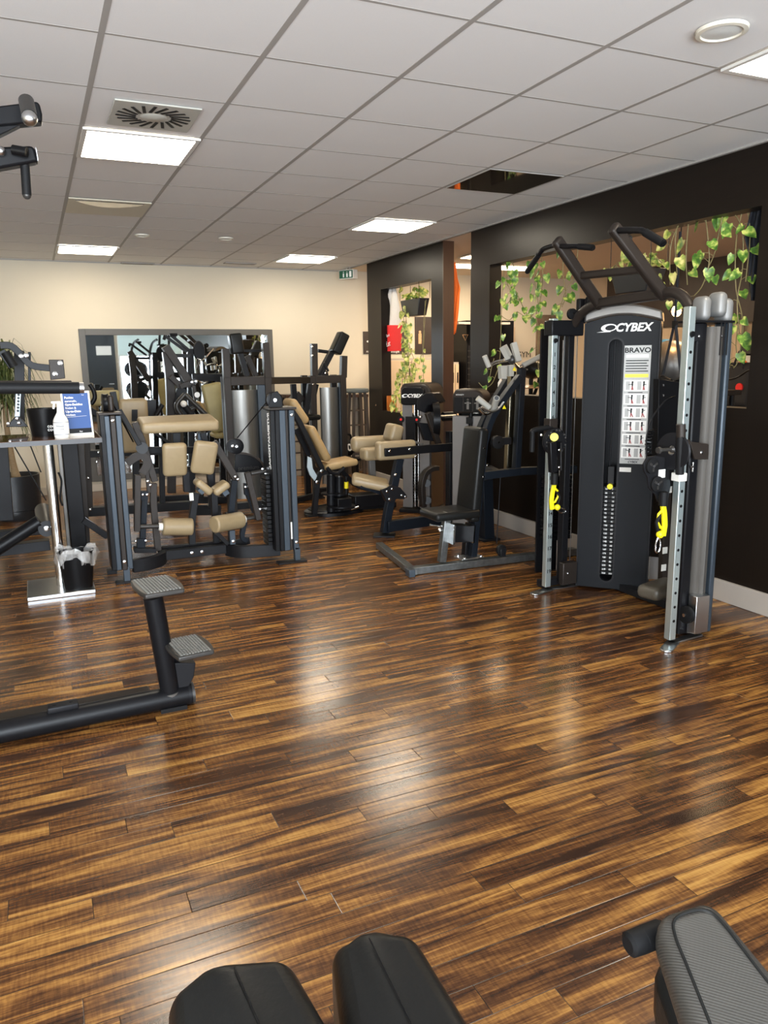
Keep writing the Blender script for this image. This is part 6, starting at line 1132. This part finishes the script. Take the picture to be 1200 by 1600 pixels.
# shelf with stools in front of the back wall
def rack(px0, px1, lab, yb=10.05):
    p, q = at(px0, 617, y=yb), at(px1, 617, y=yb); t = thing('bar_shelf', lab, 'shelf', ((p.x+q.x)/2, yb+.12, 0)); obj('top_board', MB().span((p.x, yb, p.z-.04), (q.x, yb+.28, p.z)), 'wenge_edge', t, .004)
    for xx in (p.x+.03, q.x-.03):
        for yy in (yb+.03, yb+.25): obj('upright', MB().bar((xx, yy, 0), (xx, yy, p.z-.04), .05, .05, (0, 1, 0)), 'dark_trim', t, .003)
    for py in (641, 664, 690, 708, 735): z = at(px0, py, y=yb).z; obj('shelf_rail', MB().span((p.x+.05, yb+.01, z-.02), (q.x-.05, yb+.03, z)), 'dark_trim', t)
    return p, q
p, q = rack(541, 576, 'dark wooden bar shelf beside the far dark frame'); p2_, q2_ = rack(446, 482, 'dark wooden bar shelf behind the reclining tan seat machine')
c = at(558, 610, y=9.7); t = thing('bar_stool', 'tall stool with a grey round seat in front of the dark bar shelf', 'stool', (c.x, 9.7, 0)); obj('seat', MB().lathe((c.x, 9.7, c.z-.03), [(.001, 0), (.15, 0), (.165, .02), (.15, .055), (.001, .06)], 28), 'stool_grey', t, smooth=60)
for k in range(4): a_ = math.pi/4+k*math.pi/2; obj('leg', MB().bar((c.x+math.cos(a_)*.20, 9.7+math.sin(a_)*.20, 0), (c.x+math.cos(a_)*.11, 9.7+math.sin(a_)*.11, c.z-.03), .035, .035, (0, 1, 0)), 'dark_trim', t)
obj('foot_ring', MB().lathe((c.x, 9.7, .30), [(.17, 0), (.18, 0), (.18, .02), (.17, .02)], 24), 'dark_trim', t)
c = at(542, 700, y=9.3); t = thing('kettlebell', 'black round weight with a white zero mark low behind the row of machines', 'weight', (c.x, 9.3, c.z-.13)); obj('body', MB().ball(c, .11, 20), 'rubber', t, smooth=80); text('mark', '0', .13, c+V((-.03, -.112, -.03)), (1, 0, .2), (-.2, 0, 1), 'white', t, bold=.004); obj('handle', MB().tube(smooth_path([c+V((-.06, 0, .08)), c+V((-.05, 0, .17)), c+V((.05, 0, .17)), c+V((.06, 0, .08))]), .015, 8), 'rubber', t)
t = thing('low_rack', 'low black rack under the weight with the white mark', 'rack', (c.x, 9.3, 0)); z_ = c.z-.135; obj('tray', MB().span((c.x-.14, 9.18, z_-.03), (c.x+.14, 9.42, z_)), 'steel_black', t)
for xx in (-.11, .11): obj('leg', MB().span((c.x+xx-.02, 9.22, 0), (c.x+xx+.02, 9.38, z_-.03)), 'steel_black', t)
# ================================================================ what the mirror sees behind the camera
t = thing('dumbbell_frame', 'tall curved rack with round black plates, seen in the mirror', 'rack', (2.75, -1.9, 0))
for dx in (0, .5): obj('frame_tube', MB().tube(smooth_path([(2.55+dx, -2.1, 0), (2.55+dx, -2.0, 1.6), (2.62+dx, -1.9, 2.1), (2.75+dx, -1.7, 2.25)]), .035, 10), 'steel_black', t)
for z in (.9, 1.45):
    for xx in (2.55, 2.75): obj('plate', MB().cyl((xx, -1.9, z), (xx, -1.84, z), .22, 28), 'rubber', t)
for k in range(9): obj('hook', MB().bar((3.25, -1.8, .5+k*.2), (3.45, -1.8, .53+k*.2), .02, .03), 'steel_black', t)
obj('ladder_post', MB().bar((3.1, -1.9, 0), (3.35, -1.8, 2.4), .06, .06, (0, 1, 0)), 'steel_black', t); obj('ladder_post', MB().bar((3.45, -1.9, 0), (3.60, -1.8, 2.4), .06, .06, (0, 1, 0)), 'steel_black', t)
obj('foot_beam', MB().bar((2.5, -2.0, .04), (3.6, -2.0, .04), .07, .07), 'steel_black', t)
pt_ = V((3.95, -2.2, 0)); t = thing('window_plant', 'leafy green plant before the bright window, seen in the mirror', 'potted plant', pt_); obj('pot', MB().lathe(pt_, [(.001, 0), (.14, 0), (.18, .35), (.16, .35), (.001, .30)], 24), 'pot', t); st, fo = MB(), MB()
for k in range(9): a_ = k*.7; vine_into(st, fo, [pt_+V((0, 0, .3)), pt_+V((.1*math.cos(a_), .1*math.sin(a_), .7)), pt_+V((.28*math.cos(a_), .2*math.sin(a_), 1.1+.1*(k % 3)))], .12, every=.09)
obj('stem', st, 'stem', t); obj('foliage', fo, 'pothos', t, two=True)
